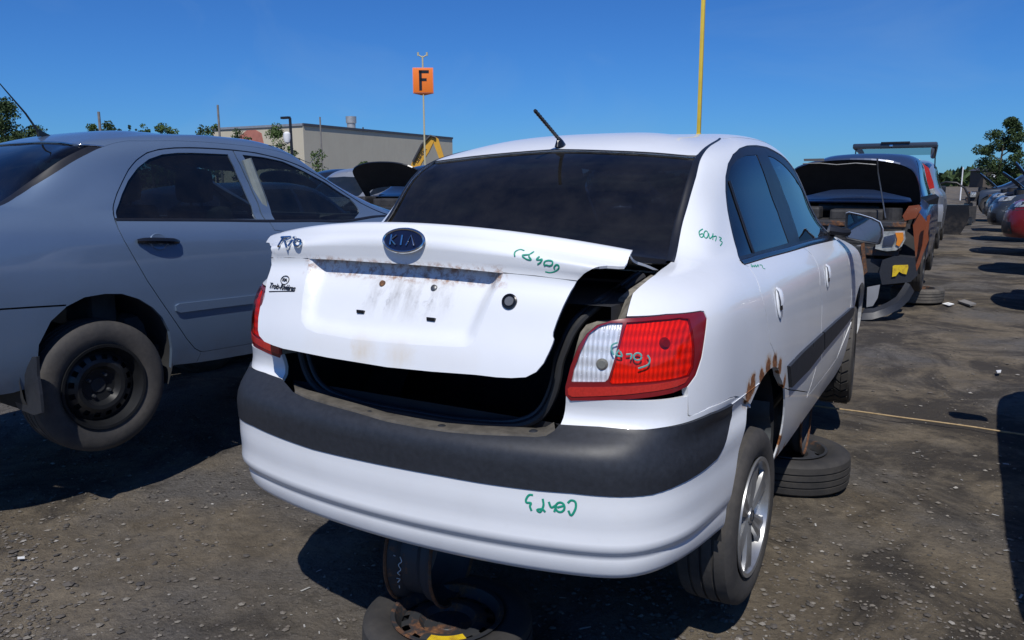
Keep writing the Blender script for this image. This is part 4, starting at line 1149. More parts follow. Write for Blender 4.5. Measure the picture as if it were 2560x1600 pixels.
def barrel(q, Rr, w, lip=.008):
    h = w/2
    q.lathe([(h*.86, Rr+lip*.3), (h*.93, Rr+lip), (h*.99, Rr+lip*.9), (h*.97, Rr-.004), (h*.8, Rr-.010), (h*.55, Rr-.016), (h*.1, Rr-.035), (-h*.4, Rr-.035), (-h*.8, Rr-.010), (-h*.97, Rr-.002), (-h*.99, Rr+lip)], 48, 'x')
def wheel_alloy(parent, loc, Ro=.2975, w=.195, Rr=.192, rot=(0, 0, 0), blocks=None, tmat='tyre', spokes=6, phase=0.0, cap=None, mirror=False):
    e = bpy.data.objects.new('wheel', None); COL.objects.link(e); e.parent = parent; e.location = loc
    e.rotation_euler = rot; e.empty_display_size = .1
    tyre_shape(Ro, w, Rr+.004, blocks=blocks).build('tyre', tmat, e, sharp=28)
    q = MB(); h = w/2; barrel(q, Rr, w, .010)
    n = spokes
    for k in range(n):                # broad dished spokes
        a = 2*math.pi*k/n+phase; V = []
        for r, hw, x in ((.030, .016, h*.80), (.055, .022, h*.82), (.095, .030, h*.86), (.145, .036, h*.88), (Rr-.014, .050, h*.87), (Rr-.004, .062, h*.82)):
            c, s_ = math.cos(a), math.sin(a)
            for t_, dx in ((-1, -.016), (-.95, -.003), (-.5, .002), (0, -.003), (.5, .002), (.95, -.003), (1, -.016)):
                o_ = hw*t_; V.append((x+dx, r*c-o_*s_, r*s_+o_*c))
        q.grid(np.array(V).reshape(6, 7, 3))
    q.lathe([(h*.42, .062), (h*.72, .060), (h*.78, .048), (h*.80, .030), (h*.76, .029)], 32, 'x')
    rim = q.build('rim', 'alloy', e, sharp=30)
    q = MB(); q.lathe([(h*.76, .029), (h*.84, .027), (h*.86, .020), (h*.87, .0005)], 24, 'x'); cp = q.build('centre_cap', 'alloy', rim)
    q = MB(); q.lathe([(h*.86, .0205), (h*.885, .0195), (h*.86, .0175)], 24, 'x'); q.build('cap_ring', 'gloss_black', rim)
    for k in range(4):
        a = 2*math.pi*(k+.5)/4+phase; q = MB(); c, s_ = math.cos(a), math.sin(a)
        q.cyl((h*.45, .050*c, .050*s_), (h*.80, .050*c, .050*s_), .009, .008, 6); q.build('wheel_nut', 'steel_dull', rim)
    q = MB(); q.lathe([(-h*.15, .0005), (-h*.15, .14), (h*.30, .145), (h*.36, .13), (h*.36, .07), (h*.5, .06), (h*.5, .0005)], 28, 'x'); q.build('brake_drum', 'brake_rust', e)
    return e
def wheel_steel(parent, loc, Ro=.31, w=.195, Rr=.192, rot=(0, 0, 0), tmat='tyre', mat='steel_black', slots=14, name='wheel', nuts=True, blocks=None):
    if parent is not None or True:
        e = bpy.data.objects.new(name, None); COL.objects.link(e); e.parent = parent; e.location = loc; e.rotation_euler = rot; e.empty_display_size = .1
    tyre_shape(Ro, w, Rr+.004, blocks=blocks).build('tyre', tmat, e, sharp=28)
    h = w/2; q = MB(); barrel(q, Rr, w, .010)
    seg = slots*4; ring = [(.0, .034, h*.30), (.0, .052, h*.30), (.0, .078, h*.34), (.0, .094, h*.62), (.0, .112, h*.66), (.0, .128, h*.60), (.0, .150, h*.50), (.0, Rr-.022, h*.34)]
    V = [(x, r*math.cos(2*math.pi*k/seg), r*math.sin(2*math.pi*k/seg)) for _, r, x in ring for k in range(seg)]
    F = []
    for i in range(len(ring)-1):
        for k in range(seg):
            if i == 5 and k % 4 in (1, 2): continue            # ventilation slots
            F.append((i*seg+k, i*seg+(k+1) % seg, (i+1)*seg+(k+1) % seg, (i+1)*seg+k))
    q.add(V, F); rim = q.build('rim', mat, e, sharp=32)
    q = MB(); q.lathe([(-h*.1, .0005), (-h*.1, .16), (-h*.05, .16), (h*.1, .15), (h*.1, .05), (h*.34, .033), (h*.30, .0005)], 28, 'x'); q.build('hub', 'underbody' if mat == 'steel_black' else mat, e)
    if nuts:
        for k in range(4):
            a = 2*math.pi*k/4+.6; q = MB(); c, s_ = math.cos(a), math.sin(a)
            q.cyl((h*.28, .055*c, .055*s_), (h*.28+.020, .055*c, .055*s_), .010, .007, 8); q.build('wheel_nut', 'steel_dull', rim)
    return e

# white car: wheels hang on drooped suspension
wheel_alloy(wcar, (.7305, 0, .2975-.157), rot=(0, 0, R(-1.0)), phase=R(84), tmat='tyre')
wheel_alloy(wcar, (-.7305, 0, .2975-.157), rot=(0, 0, R(180)), phase=R(30))
wheel_steel(wcar, (.735, 2.5, .2975-.085), rot=(0, 0, R(5)), blocks=30, Ro=.302, w=.195, slots=12)
wheel_alloy(wcar, (-.735, 2.5, .2975-.085), rot=(0, 0, R(180)))
# dark wheel houses, floor pan, axle
for sx in (1, -1):
    for y0 in (0, 2.5):
        q = MB(); n = 20; V = []
        for x in (.42, .62, .80):
            for k in range(n+1):
                a = R(-20+220*k/n); V.append((sx*x, y0+.355*math.cos(a), .305+.355*math.sin(a)))
        q.grid(np.array(V).reshape(3, n+1, 3))
        q.build('wheel_house', 'underbody', wcar)
q = MB()
q.box((0, 1.25, .245), (1.30, 1.78, .08)); q.box((0, -.45, .36), (1.15, .55, .16)); q.box((0, 2.5, .35), (.9, .7, .12)); q.box((0, 3.0, .3), (1.2, .2, .12))
q.build('floor_pan', 'underbody', wcar, smooth=False)
q = MB(); q.tube([(-.6, .05, .15), (-.4, .02, .19), (.4, .02, .19), (.6, .05, .15)], .035, 10); q.build('rear_axle', 'underbody', wcar)
q = MB(); q.tube([(.42, -.25, .28), (.55, -.12, .30), (.60, .0, .24)], .05, 8); q.build('suspension_strut', 'rusty_light', wcar)
# mud splash lining seen through the rear arch
q = MB(); V = []
for x in (.60, .70, .795):
    for k in range(9):
        a = R(-8+42*k/8); V.append((x, .33*math.cos(a)+.012*math.sin(5*k), .28+.33*math.sin(a)))
q.grid(np.array(V).reshape(3, 9, 3)); q.build('mud_lining', 'interior_grey', wcar)

# door mirror
def door_mirror(sx):
    mP = lambda px, py, y: on_y(px, py, y)-np.array([0, 0, GZ])
    hous = [(2114, 533), (2122, 530), (2150, 536), (2180, 545), (2200, 555), (2207, 572), (2207, 592), (2200, 610), (2193, 612), (2150, 604), (2116, 597), (2111, 590)]
    y0 = 1.90
    A = np.array([mP(*p, y0) for p in hous]); c = A.mean(0); mx = np.array([sx, 1, 1])
    rings = [(1.0, 0.0), (1.02, .02), (.97, .055), (.80, .085), (.45, .105), (.05, .112)]
    V = [[(c+(a-c)*s_+np.array([0, d, 0]))*mx for a in A] for s_, d in rings]
    n = len(A); q = MB(); V = np.array(V); F = []
    for i in range(len(rings)-1):
        for k in range(n): F.append((i*n+k, i*n+(k+1) % n, (i+1)*n+(k+1) % n, (i+1)*n+k))
    q.add(V.reshape(-1, 3), F); h = q.build('door_mirror', 'white_paint', wcar, sharp=50)
    q = MB(); V = np.array([[(c+(a-c)*s_+np.array([0, d, 0]))*mx for a in A] for s_, d in ((1.0, .001), (.965, -.006), (.90, -.004), (.86, .012))])
    q.add(V.reshape(-1, 3), [(i*n+k, i*n+(k+1) % n, (i+1)*n+(k+1) % n, (i+1)*n+k) for i in range(3) for k in range(n)]); q.build('mirror_bezel', 'trim_black', h, sharp=50)
    q = MB(); V = np.array([(c+(a-c)*.87+np.array([(a-c)[0]*.12, .006, 0]))*mx for a in A]); q.add(V, [tuple(range(n))]); q.build('mirror_glass', 'mirror_silver', h, smooth=False)
    b = W.P(find(W, (1.87, .975), (W.u(10.7), W.v(6.6))))[0]
    q = MB(); q.tube([(b+[-.01, .0, .02])*mx, (b+[.05, .02, .01])*mx, (A[-1]+np.array([.03, .04, .02]))*mx], [.035, .026, .024], 10); q.build('mirror_arm', 'trim_black', h)
plain('mirror_silver', (.16, .18, .22), .03, 1.0, var=.02)
door_mirror(1); door_mirror(-1)
# roof aerial
ab = np.array([0, .150, 1.379]); tip = on_x(1337, 276, 0.0)-np.array([0, 0, GZ])
q = MB(); V = []
for h_, l, wd, sh in ((0, .036, .017, 0), (.012, .033, .0145, .002), (.024, .022, .010, -.004), (.033, .010, .006, -.010)):
    V += [ab+np.array([wd*math.cos(a), l*math.sin(a)+sh+.02, h_+.003]) for a in [2*math.pi*k/14 for k in range(14)]]
q.add(V, [(i*14+k, i*14+(k+1) % 14, (i+1)*14+(k+1) % 14, (i+1)*14+k) for i in range(3) for k in range(14)]+[tuple(range(42, 56))])
ant = q.build('aerial_base', 'gloss_black', wcar, sharp=50)
r0 = ab+np.array([0, .012, .030]); pts = [r0+(tip-r0)*k/24 for k in range(25)]
q = MB(); q.tube(pts, [.008 if k == 0 else (.0076 if k % 2 else .0060) for k in range(25)], 8); q.build('aerial_mast', 'trim_black', ant, sharp=70)

# cabin: seats, dash, steering wheel behind the tinted glass
def seat(parent, x, y, z, w=.48, mat='interior_grey', lean=12, head=True):
    s_ = math.sin(R(lean)); c_ = math.cos(R(lean))
    q = MB(); q.bbox((x, y+.24, z), (w, .50, .14), .04); st = q.build('seat_cushion', mat, parent)
    rot = np.array(((1, 0, 0), (0, c_, -s_), (0, s_, c_)))
    q = MB(); q.bbox((x, y-.02-.28*s_, z+.32), (w, .13, .62), .045, rot=np.array(((1, 0, 0), (0, c_, -s_), (0, s_, c_)))); q.build('seat_back', mat, st)
    if head:
        q = MB(); q.bbox((x, y-.02-.66*s_, z+.74), (.26, .10, .19), .045); q.cyl((x-.05, y-.02-.6*s_, z+.58), (x-.05, y-.02-.62*s_, z+.7), .007); q.cyl((x+.05, y-.02-.6*s_, z+.58), (x+.05, y-.02-.62*s_, z+.7), .007); q.build('headrest', mat, st)
def cabin(parent, mat='interior_dark', dy=0.0, dz=0.0, dash_y=1.75, pale=None):
    for x in (-.36, .36): seat(parent, x, .98+dy, .42+dz, mat=mat)
    q = MB(); q.bbox((0, .45+dy, .42+dz), (1.22, .48, .16), .05); st = q.build('rear_bench', mat, parent)
    q = MB(); q.bbox((0, .13+dy, .70+dz), (1.20, .14, .52), .05); q.build('bench_back', mat, st)
    for x in (-.36, .36):
        q = MB(); q.bbox((x, .08+dy, 1.02+dz), (.27, .09, .13), .04); q.build('headrest', pale or mat, st)
    q = MB(); q.add([(-.60, -.25+dy, 1.0+dz), (.60, -.25+dy, 1.0+dz), (.62, .08+dy, .97+dz), (-.62, .08+dy, .97+dz)], [(0, 1, 2, 3)]); q.build('parcel_shelf', mat, parent, smooth=False)
    q = MB(); q.bbox((0, dash_y+.15+dy, .86+dz), (1.35, .42, .26), .08); q.build('dashboard', mat, parent)
    q = MB(); c0 = np.array([-.36, dash_y-.14+dy, .88+dz]); q.tube([c0+np.array([.185*math.cos(a), .06*math.sin(a), .17*math.sin(a)]) for a in [2*math.pi*k/28 for k in range(28)]], .014, 8, closed=True)
    q.cyl(c0+[0, .02, 0], c0+[0, .18, -.05], .03, .04); q.tube([c0+[-.18, 0, 0], c0, c0+[.18, 0, 0]], .016, 6); q.build('steering_wheel', mat, parent)
cabin(wcar)
q = MB(); q.bbox((0, .95, .30), (1.4, 2.6, .04), .01); q.build('cabin_floor', 'interior_dark', wcar)
# ------------------------------------------------------------------ grey-blue sedan on the left
CPHI = R(4.0)
cF = np.array([math.sin(CPHI), math.cos(CPHI), 0]); cRt = np.array([math.cos(CPHI), -math.sin(CPHI), 0])
cP = np.array([-2.08, -.42, .574]); cO = cP-.835*cRt; CZ = .574-.185
ccar = thing('sedan', 'grey-blue four-door sedan with black steel wheels standing left of the white sedan', 'car', (cO[0], cO[1], CZ), (R(-1.3), 0, -CPHI))
CM = np.eye(4); CM[:3, :3] = np.array(Matrix.Rotation(-CPHI, 3, 'Z') @ Matrix.Rotation(R(-1.3), 3, 'X')); CM[:3, 3] = (cO[0], cO[1], CZ)
CNET = []
for ci, col in enumerate(WNET):
    cc = []
    for (x, y, z) in col:
        y2 = y*1.04 if y > 0 else y*1.16
        z2 = z if z < 1.0 else 1.0+(z-1.0)*.96
        if ci >= 9 and z > 1.0: y2 -= .09*min(1, (z-1.0)/.25)*min(1, (ci-8)/3)
        if z > .85: z2 -= .012*max(0, min(1, y))
        if z > 1.2: z2 -= .03*max(0, min(1, y-.6))
        cc.append((x*1.006, y2, z2))
    CNET.append(cc)
CS = Surf(CNET, CM)

paint('grey_blue_paint', (.15, .215, .315), .36, metal=.4, coat=.75, dirt=(.10, .09, .075), dirt_amt=.6, dirt_z=.42)
TC = CS.T
ci = lambda *pts: [(CS.u(a) if a >= 0 else -CS.u(-a), CS.v(b)) for a, b in pts]
c_glass = TC([(260, 366), (218, 385), (178.6, 406), (139, 431), (79, 467), (40, 492.5), (2, 514)])
c_dl = c_glass[-1]; c_base = [(c_dl[0]-.02, CS.v(7.0)), (c_dl[0]-.05, CS.v(6.85))]
c_gtop = [(0, TC([(127, 356.5)])[0][1])] + TC([(178, 359.5), (225, 362.5)])
c_ditch = TC([(288, 357), (321, 352)]); cd_v = c_ditch[-1][1]
c_rail = [(c_ditch[-1][0]+(CS.u(11.35)-c_ditch[-1][0])*k/8, cd_v+(CS.v(9.35)-cd_v)*k/8) for k in range(1, 9)]
c_apill = ci((11.6, 9.0), (11.7, 8.0), (11.6, 7.15), (11.3, 6.7))
c_dlo = TC([(286, 546), (283, 528), (284, 508), (292, 482.5), (305.6, 453), (321, 423), (341, 399), (367, 381), (397, 372.4), (436.5, 368.5), (480, 368), (530, 370), (583, 374), (639, 381), (698, 395), (758, 417.5), (817, 451), (857, 477), (905, 508)])
c_belt = TC([(288, 549), (380, 549.5), (480, 550), (570, 551), (665.5, 552.5), (780, 552), (880, 551)]) + [(CS.u(11.25), CS.v(6.62))]
c_door = TC([(288, 553), (295.6, 572), (309.5, 600), (338.6, 650.8), (368, 701.6), (402, 752), (440, 807), (465.5, 845.5), (486.7, 871), (503.6, 880)])
c_dbot = TC([(570, 869), (634.8, 858)]); c_dbot.append((CS.u(9.0), c_dbot[-1][1]-.005))
c_bgap = TC([(666, 553), (674.4, 556), (686, 575)]) + ci((8.98, 4.6), (9.02, 3.0)) + [(CS.u(9.0), c_dbot[-1][1])]
c_arch = TC([(165, 768), (211.6, 744), (262, 735.4), (305, 735.4), (347, 748), (381, 769), (406, 794.7), (423, 828.5), (429.5, 871), (427, 922)])
c_archb = TC([(95, 890), (97, 862), (127, 803), (165, 768)])
c_bl = TC([(165, 762), (80, 767), (2, 772)])
c_sillb = TC([(436, 913), (491, 907), (550, 898), (635, 883)])
fwd_arch = arc(CS, 2.6, .31, .35, 190, -10, 26, (CS.u(11), CS.v(1)))
quarter = c_glass + c_base + ci((3.2, 6.0), (3.3, 5.0), (3.35, 3.6)) + [(c_bl[-1][0]-.25, c_bl[-1][1])] + c_bl[::-1] + c_arch + c_sillb[:1] + [c_door[-1]] + c_door[-2::-1] + c_dlo + c_apill[::-1] + c_rail[::-1] + c_ditch[::-1]
# split: quarter above, sill below
quarter = c_glass + c_base + ci((3.2, 6.0), (3.3, 5.0), (3.35, 3.6)) + [(c_bl[-1][0]-.2, c_bl[-1][1])] + c_bl[::-1] + c_arch[:-1] + [c_arch[-1]] + c_sillb[:2] + [c_door[-1]] + c_door[-2::-1] + c_dlo + c_apill[::-1] + c_rail[::-1] + c_ditch[::-1]
panel(CS, quarter, 'quarter_panel', 'grey_blue_paint', ccar, gap=.0015, flange=.02, both=True)
sy = lambda s_, half, n, m, **kw: sym_panel(s_, half, n, m, ccar, **kw)
um_ = CS.umax
sy(CS, [(0, CS.vmax-1e-4)] + c_gtop + [c_glass[0]] + c_ditch + c_rail + [(um_, CS.v(9.9)), (um_, CS.vmax-1e-4)], 'roof', 'grey_blue_paint', off=.001, res=.045)
sy(CS, [(p[0], p[1]-.006) for p in c_gtop] + [(p[0]-.006, p[1]-.002) for p in c_glass] + [(c_base[0][0]-.03, CS.v(6.95)), (0, CS.v(6.9))], 'rear_window', 'glass_tinted', off=-.006, flange=.003, res=.045)
for lf in (False, True):
    ribbon(CS, smooth_line([(p[0]-.022, p[1]) for p in c_glass], 3), 'rear_window_border', 'trim_black', ccar, width=.055, height=.0015, off=-.005, left=lf)
ribbon(CS, smooth_line([(-p[0], p[1]-.002) for p in (c_gtop+[c_glass[0]])[::-1]]+[(p[0], p[1]-.002) for p in (c_gtop+[c_glass[0]])[1:]], 3), 'rear_window_moulding', 'chrome', ccar, width=.007, height=.003)
c_pr = TC([(293.6, 545), (295.6, 514), (305.6, 484.5), (321, 451), (345, 419), (373, 397), (406.7, 385), (446, 381), (480, 381), (530, 383), (571, 385), (587, 417.5), (609, 467), (631, 515), (643, 546.5), (480, 545)])
c_pf = TC([(607, 386), (658.6, 392), (708, 402.7), (758, 425.5), (817, 457), (876, 495), (893, 538.6), (886, 549), (790, 548.5), (688, 548.5), (670.5, 503), (648.7, 459), (627, 419.5)])
c_bg_top = TC([(583, 375), (603, 413.6), (623, 457), (644.7, 505), (665.5, 550.5)])
fr_r = c_dlo[:13] + c_bg_top + c_belt[3::-1]
panel(CS, fr_r, 'rear_door_frame', 'grey_blue_paint', ccar, gap=.004, off=-.004, flange=.012, both=True, holes=[c_pr], res=.025)
fr_f = c_bg_top[::-1] + c_dlo[13:] + c_belt[:4:-1]
panel(CS, fr_f, 'front_door_frame', 'grey_blue_paint', ccar, gap=.004, off=-.004, flange=.012, both=True, holes=[c_pf], res=.025)
panel(CS, c_pr, 'rear_side_window', 'glass_smoke', ccar, gap=-.002, off=-.012, flange=0, both=True, res=.05)
panel(CS, c_pf, 'front_side_window', 'glass_smoke', ccar, gap=-.002, off=-.012, flange=0, both=True, res=.05)
rd = c_belt[:5] + c_bgap[1:] + c_dbot[1::-1] + c_door[::-1][:-1]
rdr = panel(CS, rd, 'rear_door', 'grey_blue_paint', ccar, gap=.002, both=True)
fd_ = [c_belt[4]] + c_belt[5:] + ci((11.28, 5.0), (11.3, 3.0), (11.2, 1.55)) + [(CS.u(10), c_dbot[-1][1]-.01), c_dbot[-1]] + c_bgap[-2:0:-1]
panel(CS, fd_, 'front_door', 'grey_blue_paint', ccar, gap=.002, both=True)
sl = c_sillb[1:] + [(CS.u(9), c_sillb[-1][1]-.01), (CS.u(10.8), .01)] + [p for p in fwd_arch[:6]] + [(CS.u(11.2), CS.v(1.55)), (CS.u(10), c_dbot[-1][1]-.01), c_dbot[-1], c_dbot[1], c_dbot[0], c_door[-1]]
panel(CS, sl, 'sill', 'grey_blue_paint', ccar, gap=.001, flange=.03, both=True)
wg = ci((11.2, 1.55), (11.3, 3.0), (11.28, 5.0), (11.3, 6.65), (12, 6.1), (13, 6.1), (13.7, 6.0), (13.7, 2.0), (13.2, .3)) + fwd_arch[:5:-1]
panel(CS, wg, 'front_wing', 'grey_blue_paint', ccar, gap=.003, both=True, res=.05)
for lf in (False, True):
    ribbon(CS, smooth_line(c_belt, 4), 'belt_moulding', 'trim_black', ccar, width=.022, height=.005, off=-.001, left=lf)
    ribbon(CS, smooth_line(c_dlo, 3), 'door_seal', 'trim_black', ccar, width=.014, height=.003, off=-.006, left=lf)
mo = TC([(437, 764), (445, 759), (540, 748), (640, 737)]) + ci((8.95, 3.35), (8.95, 3.18)) + TC([(640, 757), (540, 769), (448, 781), (438, 777)])
panel(CS, mo, 'side_moulding', 'grey_blue_paint', ccar, gap=0, off=.012, flange=.014, res=.02, both=True)
# handle
for lf in (False, True):
    mx = np.array([-1 if lf else 1, 1, 1]); a = CS.hit(342, 603); b = CS.hit(444, 605); m_ = CS.hit(396, 604); up = CS.hit(396, 588)
    q = MB(); pts = [CS.P((a[0]+(b[0]-a[0])*k/8, a[1]+(b[1]-a[1])*k/8))[0]+CS.N(m_)[0]*(.006+.022*math.sin(math.pi*k/8)**.6) for k in range(9)]
    q.tube([p*mx for p in pts], [.010, .015, .016, .016, .016, .016, .016, .015, .010], 10); hd = q.build('door_handle', 'gloss_black', ccar)
    Pm = CS.P(m_)[0]; Nm = CS.N(m_)[0]; th = (pts[-1]-pts[0]); th /= np.linalg.norm(th); uh = np.cross(Nm, th)
    q = MB(); V = [Pm+th*.046*s_*math.cos(t_)+uh*.043*s_*math.sin(t_)+Nm*d for s_, d in ((1, .001), (.9, .004), (.7, .0025), (.05, .0015)) for t_ in [2*math.pi*k/20 for k in range(20)]]
    q.add(np.array(V)*mx, [(i*20+k, i*20+(k+1) % 20, (i+1)*20+(k+1) % 20, (i+1)*20+k) for i in range(3) for k in range(20)]); q.build('handle_cup', 'grey_blue_paint', hd)
sy(CS, ci((11.75, 6.75), (12, 6.2), (13, 6.2), (13.8, 6.1), (16, 6.0), (16, 7.3), (13, 7.25), (12, 7.15)), 'hood', 'grey_blue_paint', res=.06)
sy(CS, ci((11.75, 7.2), (13, 7.35), (16, 7.4), (16, 9.85), (12, 9.45), (11.75, 8.9), (11.8, 8.0)), 'windscreen', 'glass_clear', off=-.004, flange=0, res=.06)
sy(CS, ci((13.75, .1), (16, .1), (16, 5.95), (13.75, 5.95)), 'front_bumper', 'grey_blue_paint', res=.07)
sy(CS, [(0, CS.v(6.85))] + [c_base[1]] + ci((3.15, 6.0), (2.6, 5.7), (2.2, 4.6), (2.0, 3.75), (0, 3.7)), 'trunk_lid', 'grey_blue_paint', res=.05)
rl = ci((2.3, 4.6), (2.65, 5.65), (3.15, 5.9), (3.25, 5.0), (3.3, 3.75), (2.1, 3.75))
panel(CS, rl, 'tail_lamp', 'lens_red_solid', ccar, gap=.002, both=True)
bl_v = c_bl[-1][1]
sy(CS, [(0, .01), (0, CS.v(3.66)), (CS.u(3.3), CS.v(3.55))] + [(c_bl[-1][0]-.2, bl_v-.004)] + [(p[0], p[1]-.006) for p in c_bl[::-1]] + c_archb[::-1] + [(c_archb[0][0], CS.v(.35)), (c_archb[0][0]-.1, .01)], 'rear_bumper', 'grey_blue_paint', res=.035)
# mud flap
mf = [(91, 892), (80, 892), (68, 917), (55, 960), (38, 1006), (46.5, 1023), (85, 1038), (104, 1032), (100, 985), (93, 940)]
iM = np.linalg.inv(CM)
def c_loc(p): return iM[:3, :3]@np.asarray(p)+iM[:3, 3]
Mf = []
for px, py in mf:
    d = iM[:3, :3]@pray(px, py); o = c_loc(CAM); t_ = (-.34-o[1])/d[1]; Mf.append(o+d*t_)
Mf = np.array(Mf); q = MB(); n = len(Mf)
q.add(np.concatenate([Mf, Mf+[0, .012, 0]]), [tuple(range(n)), tuple(range(2*n-1, n-1, -1))]+[(i, (i+1) % n, n+(i+1) % n, n+i) for i in range(n)])
q.build('mud_flap', 'black_plastic', ccar, smooth=False)
# wheels, wheel houses, pan, cabin, aerial
for x, y, rz, dz in ((.737, 0, 0, -.126), (-.737, 0, 180, -.126), (.74, 2.6, 0, -.06), (-.74, 2.6, 180, -.06)):
    wheel_steel(ccar, (x, y, .311+dz), rot=(R(23), 0, R(rz)), Ro=.311, tmat='tyre', slots=16)
for sx in (1, -1):
    for y0 in (0, 2.6):
        q = MB(); n = 20; V = []
        for x in (.42, .62, .815):
            for k in range(n+1):
                a = R(-25+230*k/n); V.append((sx*x, y0+.362*math.cos(a), .285+.362*math.sin(a)))
        q.grid(np.array(V).reshape(3, n+1, 3)); q.build('wheel_house', 'underbody', ccar)
q = MB(); q.box((0, 1.3, .25), (1.30, 1.8, .08)); q.box((0, -.5, .36), (1.2, .6, .16)); q.box((0, 2.7, .35), (1.0, .8, .12)); q.build('floor_pan', 'underbody', ccar, smooth=False)
cabin(ccar, 'interior_grey', dy=.02, dz=-.03, dash_y=1.75, pale='interior_pale')
q = MB(); q.tube([(.66, .98, 1.28), (.70, 1.04, 1.05), (.72, 1.08, .75)], [.028, .033, .035], 8); q.build('pillar_trim', 'interior_pale', ccar)
q = MB(); q.tube([(-.66, .98, 1.28), (-.70, 1.04, 1.05), (-.72, 1.08, .75)], [.028, .033, .035], 8); q.build('pillar_trim', 'interior_pale', ccar)
q = MB(); q.add([(-.52, .15, 1.33), (.52, .15, 1.33), (.52, 1.3, 1.38), (-.52, 1.3, 1.38)], [(0, 1, 2, 3)]); q.build('headliner', 'interior_grey', ccar, smooth=False)
q = MB(); q.bbox((0, .95, .30), (1.4, 2.6, .04), .01); q.build('cabin_floor', 'interior_dark', ccar)
uva = CS.hit(110, 341); Pa = CS.P(uva)[0]; o = c_loc(CAM)
def on_xc(px, py, x): d = iM[:3, :3]@pray(px, py); return o+d*((x-o[0])/d[0])
q = MB(); xa = Pa[0]; B0, B1, T0, T1 = on_xc(96, 342, xa), on_xc(125, 339, xa), on_xc(93, 326, xa), on_xc(96, 323, xa)
V = [p+np.array([dx, 0, 0]) for dx in (-.012, .012) for p in (B0, B1, on_xc(108, 331, xa), T1, T0)]
q.add(V, [(4, 3, 2, 1, 0), (5, 6, 7, 8, 9)]+[(i, (i+1) % 5, 5+(i+1) % 5, 5+i) for i in range(5)]); aer = q.build('aerial_base', 'gloss_black', ccar, smooth=False)
q = MB(); q.tube([on_xc(96, 330, xa), on_xc(64, 284, xa), on_xc(2, 212, xa), on_xc(-60, 140, xa)], [.006, .005, .0028, .0025], 6); q.build('aerial_mast', 'trim_black', aer)
# ------------------------------------------------------------------ stands welded from old wheels
def stand(label, loc, rz, up_rz, up_y, up_R=.19, up_w=.15, tyre_R=.29, tyre_w=.16, top=None, sticker=False, tilt=0.0, up_x=0.0, mat='rusty_black', up_mat='rusty_light'):
    s_ = thing('wheel_stand', label, 'wheel stand', loc, (0, 0, rz), 'wheel stands under the cars')
    w = wheel_steel(s_, (0, 0, tyre_w/2), Ro=tyre_R, w=tyre_w, Rr=.175, rot=(0, R(-90), 0), tmat='tyre_dark', mat=mat, name='base_wheel', nuts=False)
    q = MB(); q.lathe([(-up_w/2, up_R), (-up_w/2+.006, up_R-.006), (-up_w*.35, up_R-.012), (-up_w*.25, up_R-.03), (up_w*.12, up_R-.03), (up_w*.25, up_R-.012), (up_w/2-.006, up_R-.006), (up_w/2, up_R), (up_w/2-.004, up_R-.002), (up_w*.25, up_R-.018), (up_w*.12, up_R-.036), (-up_w*.25, up_R-.036), (-up_w*.35, up_R-.018), (-up_w/2, up_R-.003)], 48, 'x', closed=True)
    M = Matrix.Translation((up_x, up_y, tyre_w+up_R-.035))@Matrix.Rotation(up_rz, 4, 'Z'); q.xf(M)
    b = q.build('upright_rim', up_mat, s_, sharp=30)
    q = MB()
    for e in (-1, 1):
        q.tube([(up_x+e*up_w/2*math.cos(up_rz)+up_R*math.cos(t)*-math.sin(up_rz), up_y+e*up_w/2*math.sin(up_rz)+up_R*math.cos(t)*math.cos(up_rz), tyre_w+up_R-.035+up_R*math.sin(t)) for t in [2*math.pi*k/48 for k in range(48)]], .006, 6, closed=True)
    q.build('rim_flange', 'rusty_heavy', b)
    if sticker:
        q = MB(); V = []
        for r in (.115, .148):
            for k in range(9):
                a = R(-82+50*k/8); V.append((r*math.cos(a), r*math.sin(a), tyre_w/2+tyre_w/2*.66+.004))
        q.grid(np.array(V).reshape(2, 9, 3)); q.build('warning_sticker', 'sticker_yellow', s_, smooth=False)
    return s_
def sticker_mat():
    t = NT('sticker_yellow'); b = t.bsdf((.75, .50, .02), .5)
    co = t.coord(); n = t.noise(18, 6, .7, co); c = t.mix(t.ramp(n.outputs['Fac'], [(.5, 0.), (.7, .7)]), (.78, .55, .02), (.30, .14, .03))
    w = t.n.new('ShaderNodeTexWave'); w.inputs['Scale'].default_value = 60; t.link(co, w.inputs[0])
    c = t.mix(t.ramp(w.outputs['Fac'], [(.75, 0.), (.85, .35)]), c, (.05, .04, .02)); t.link(c, b.inputs['Base Color'])
sticker_mat()
rear_stand = stand('rusty rim welded on a flat tyre with a yellow sticker, under the white sedan\'s bumper', (0.0, -.63, 0), 0, R(10), .10, up_x=-.13, sticker=True, up_R=.185, up_w=.16, tyre_R=.275, tyre_w=.14)
stand('black rim on a flat spare tyre under the white sedan\'s right sill', (.66, 1.50, 0), R(20), R(-18), .03, up_R=.175, up_w=.16, tyre_R=.295, tyre_w=.17, mat='rusty_light')
stand('rim and tyre stand under the grey-blue sedan\'s front floor', (-3.0, 2.45, 0), R(0), R(90), 0, up_R=.20)

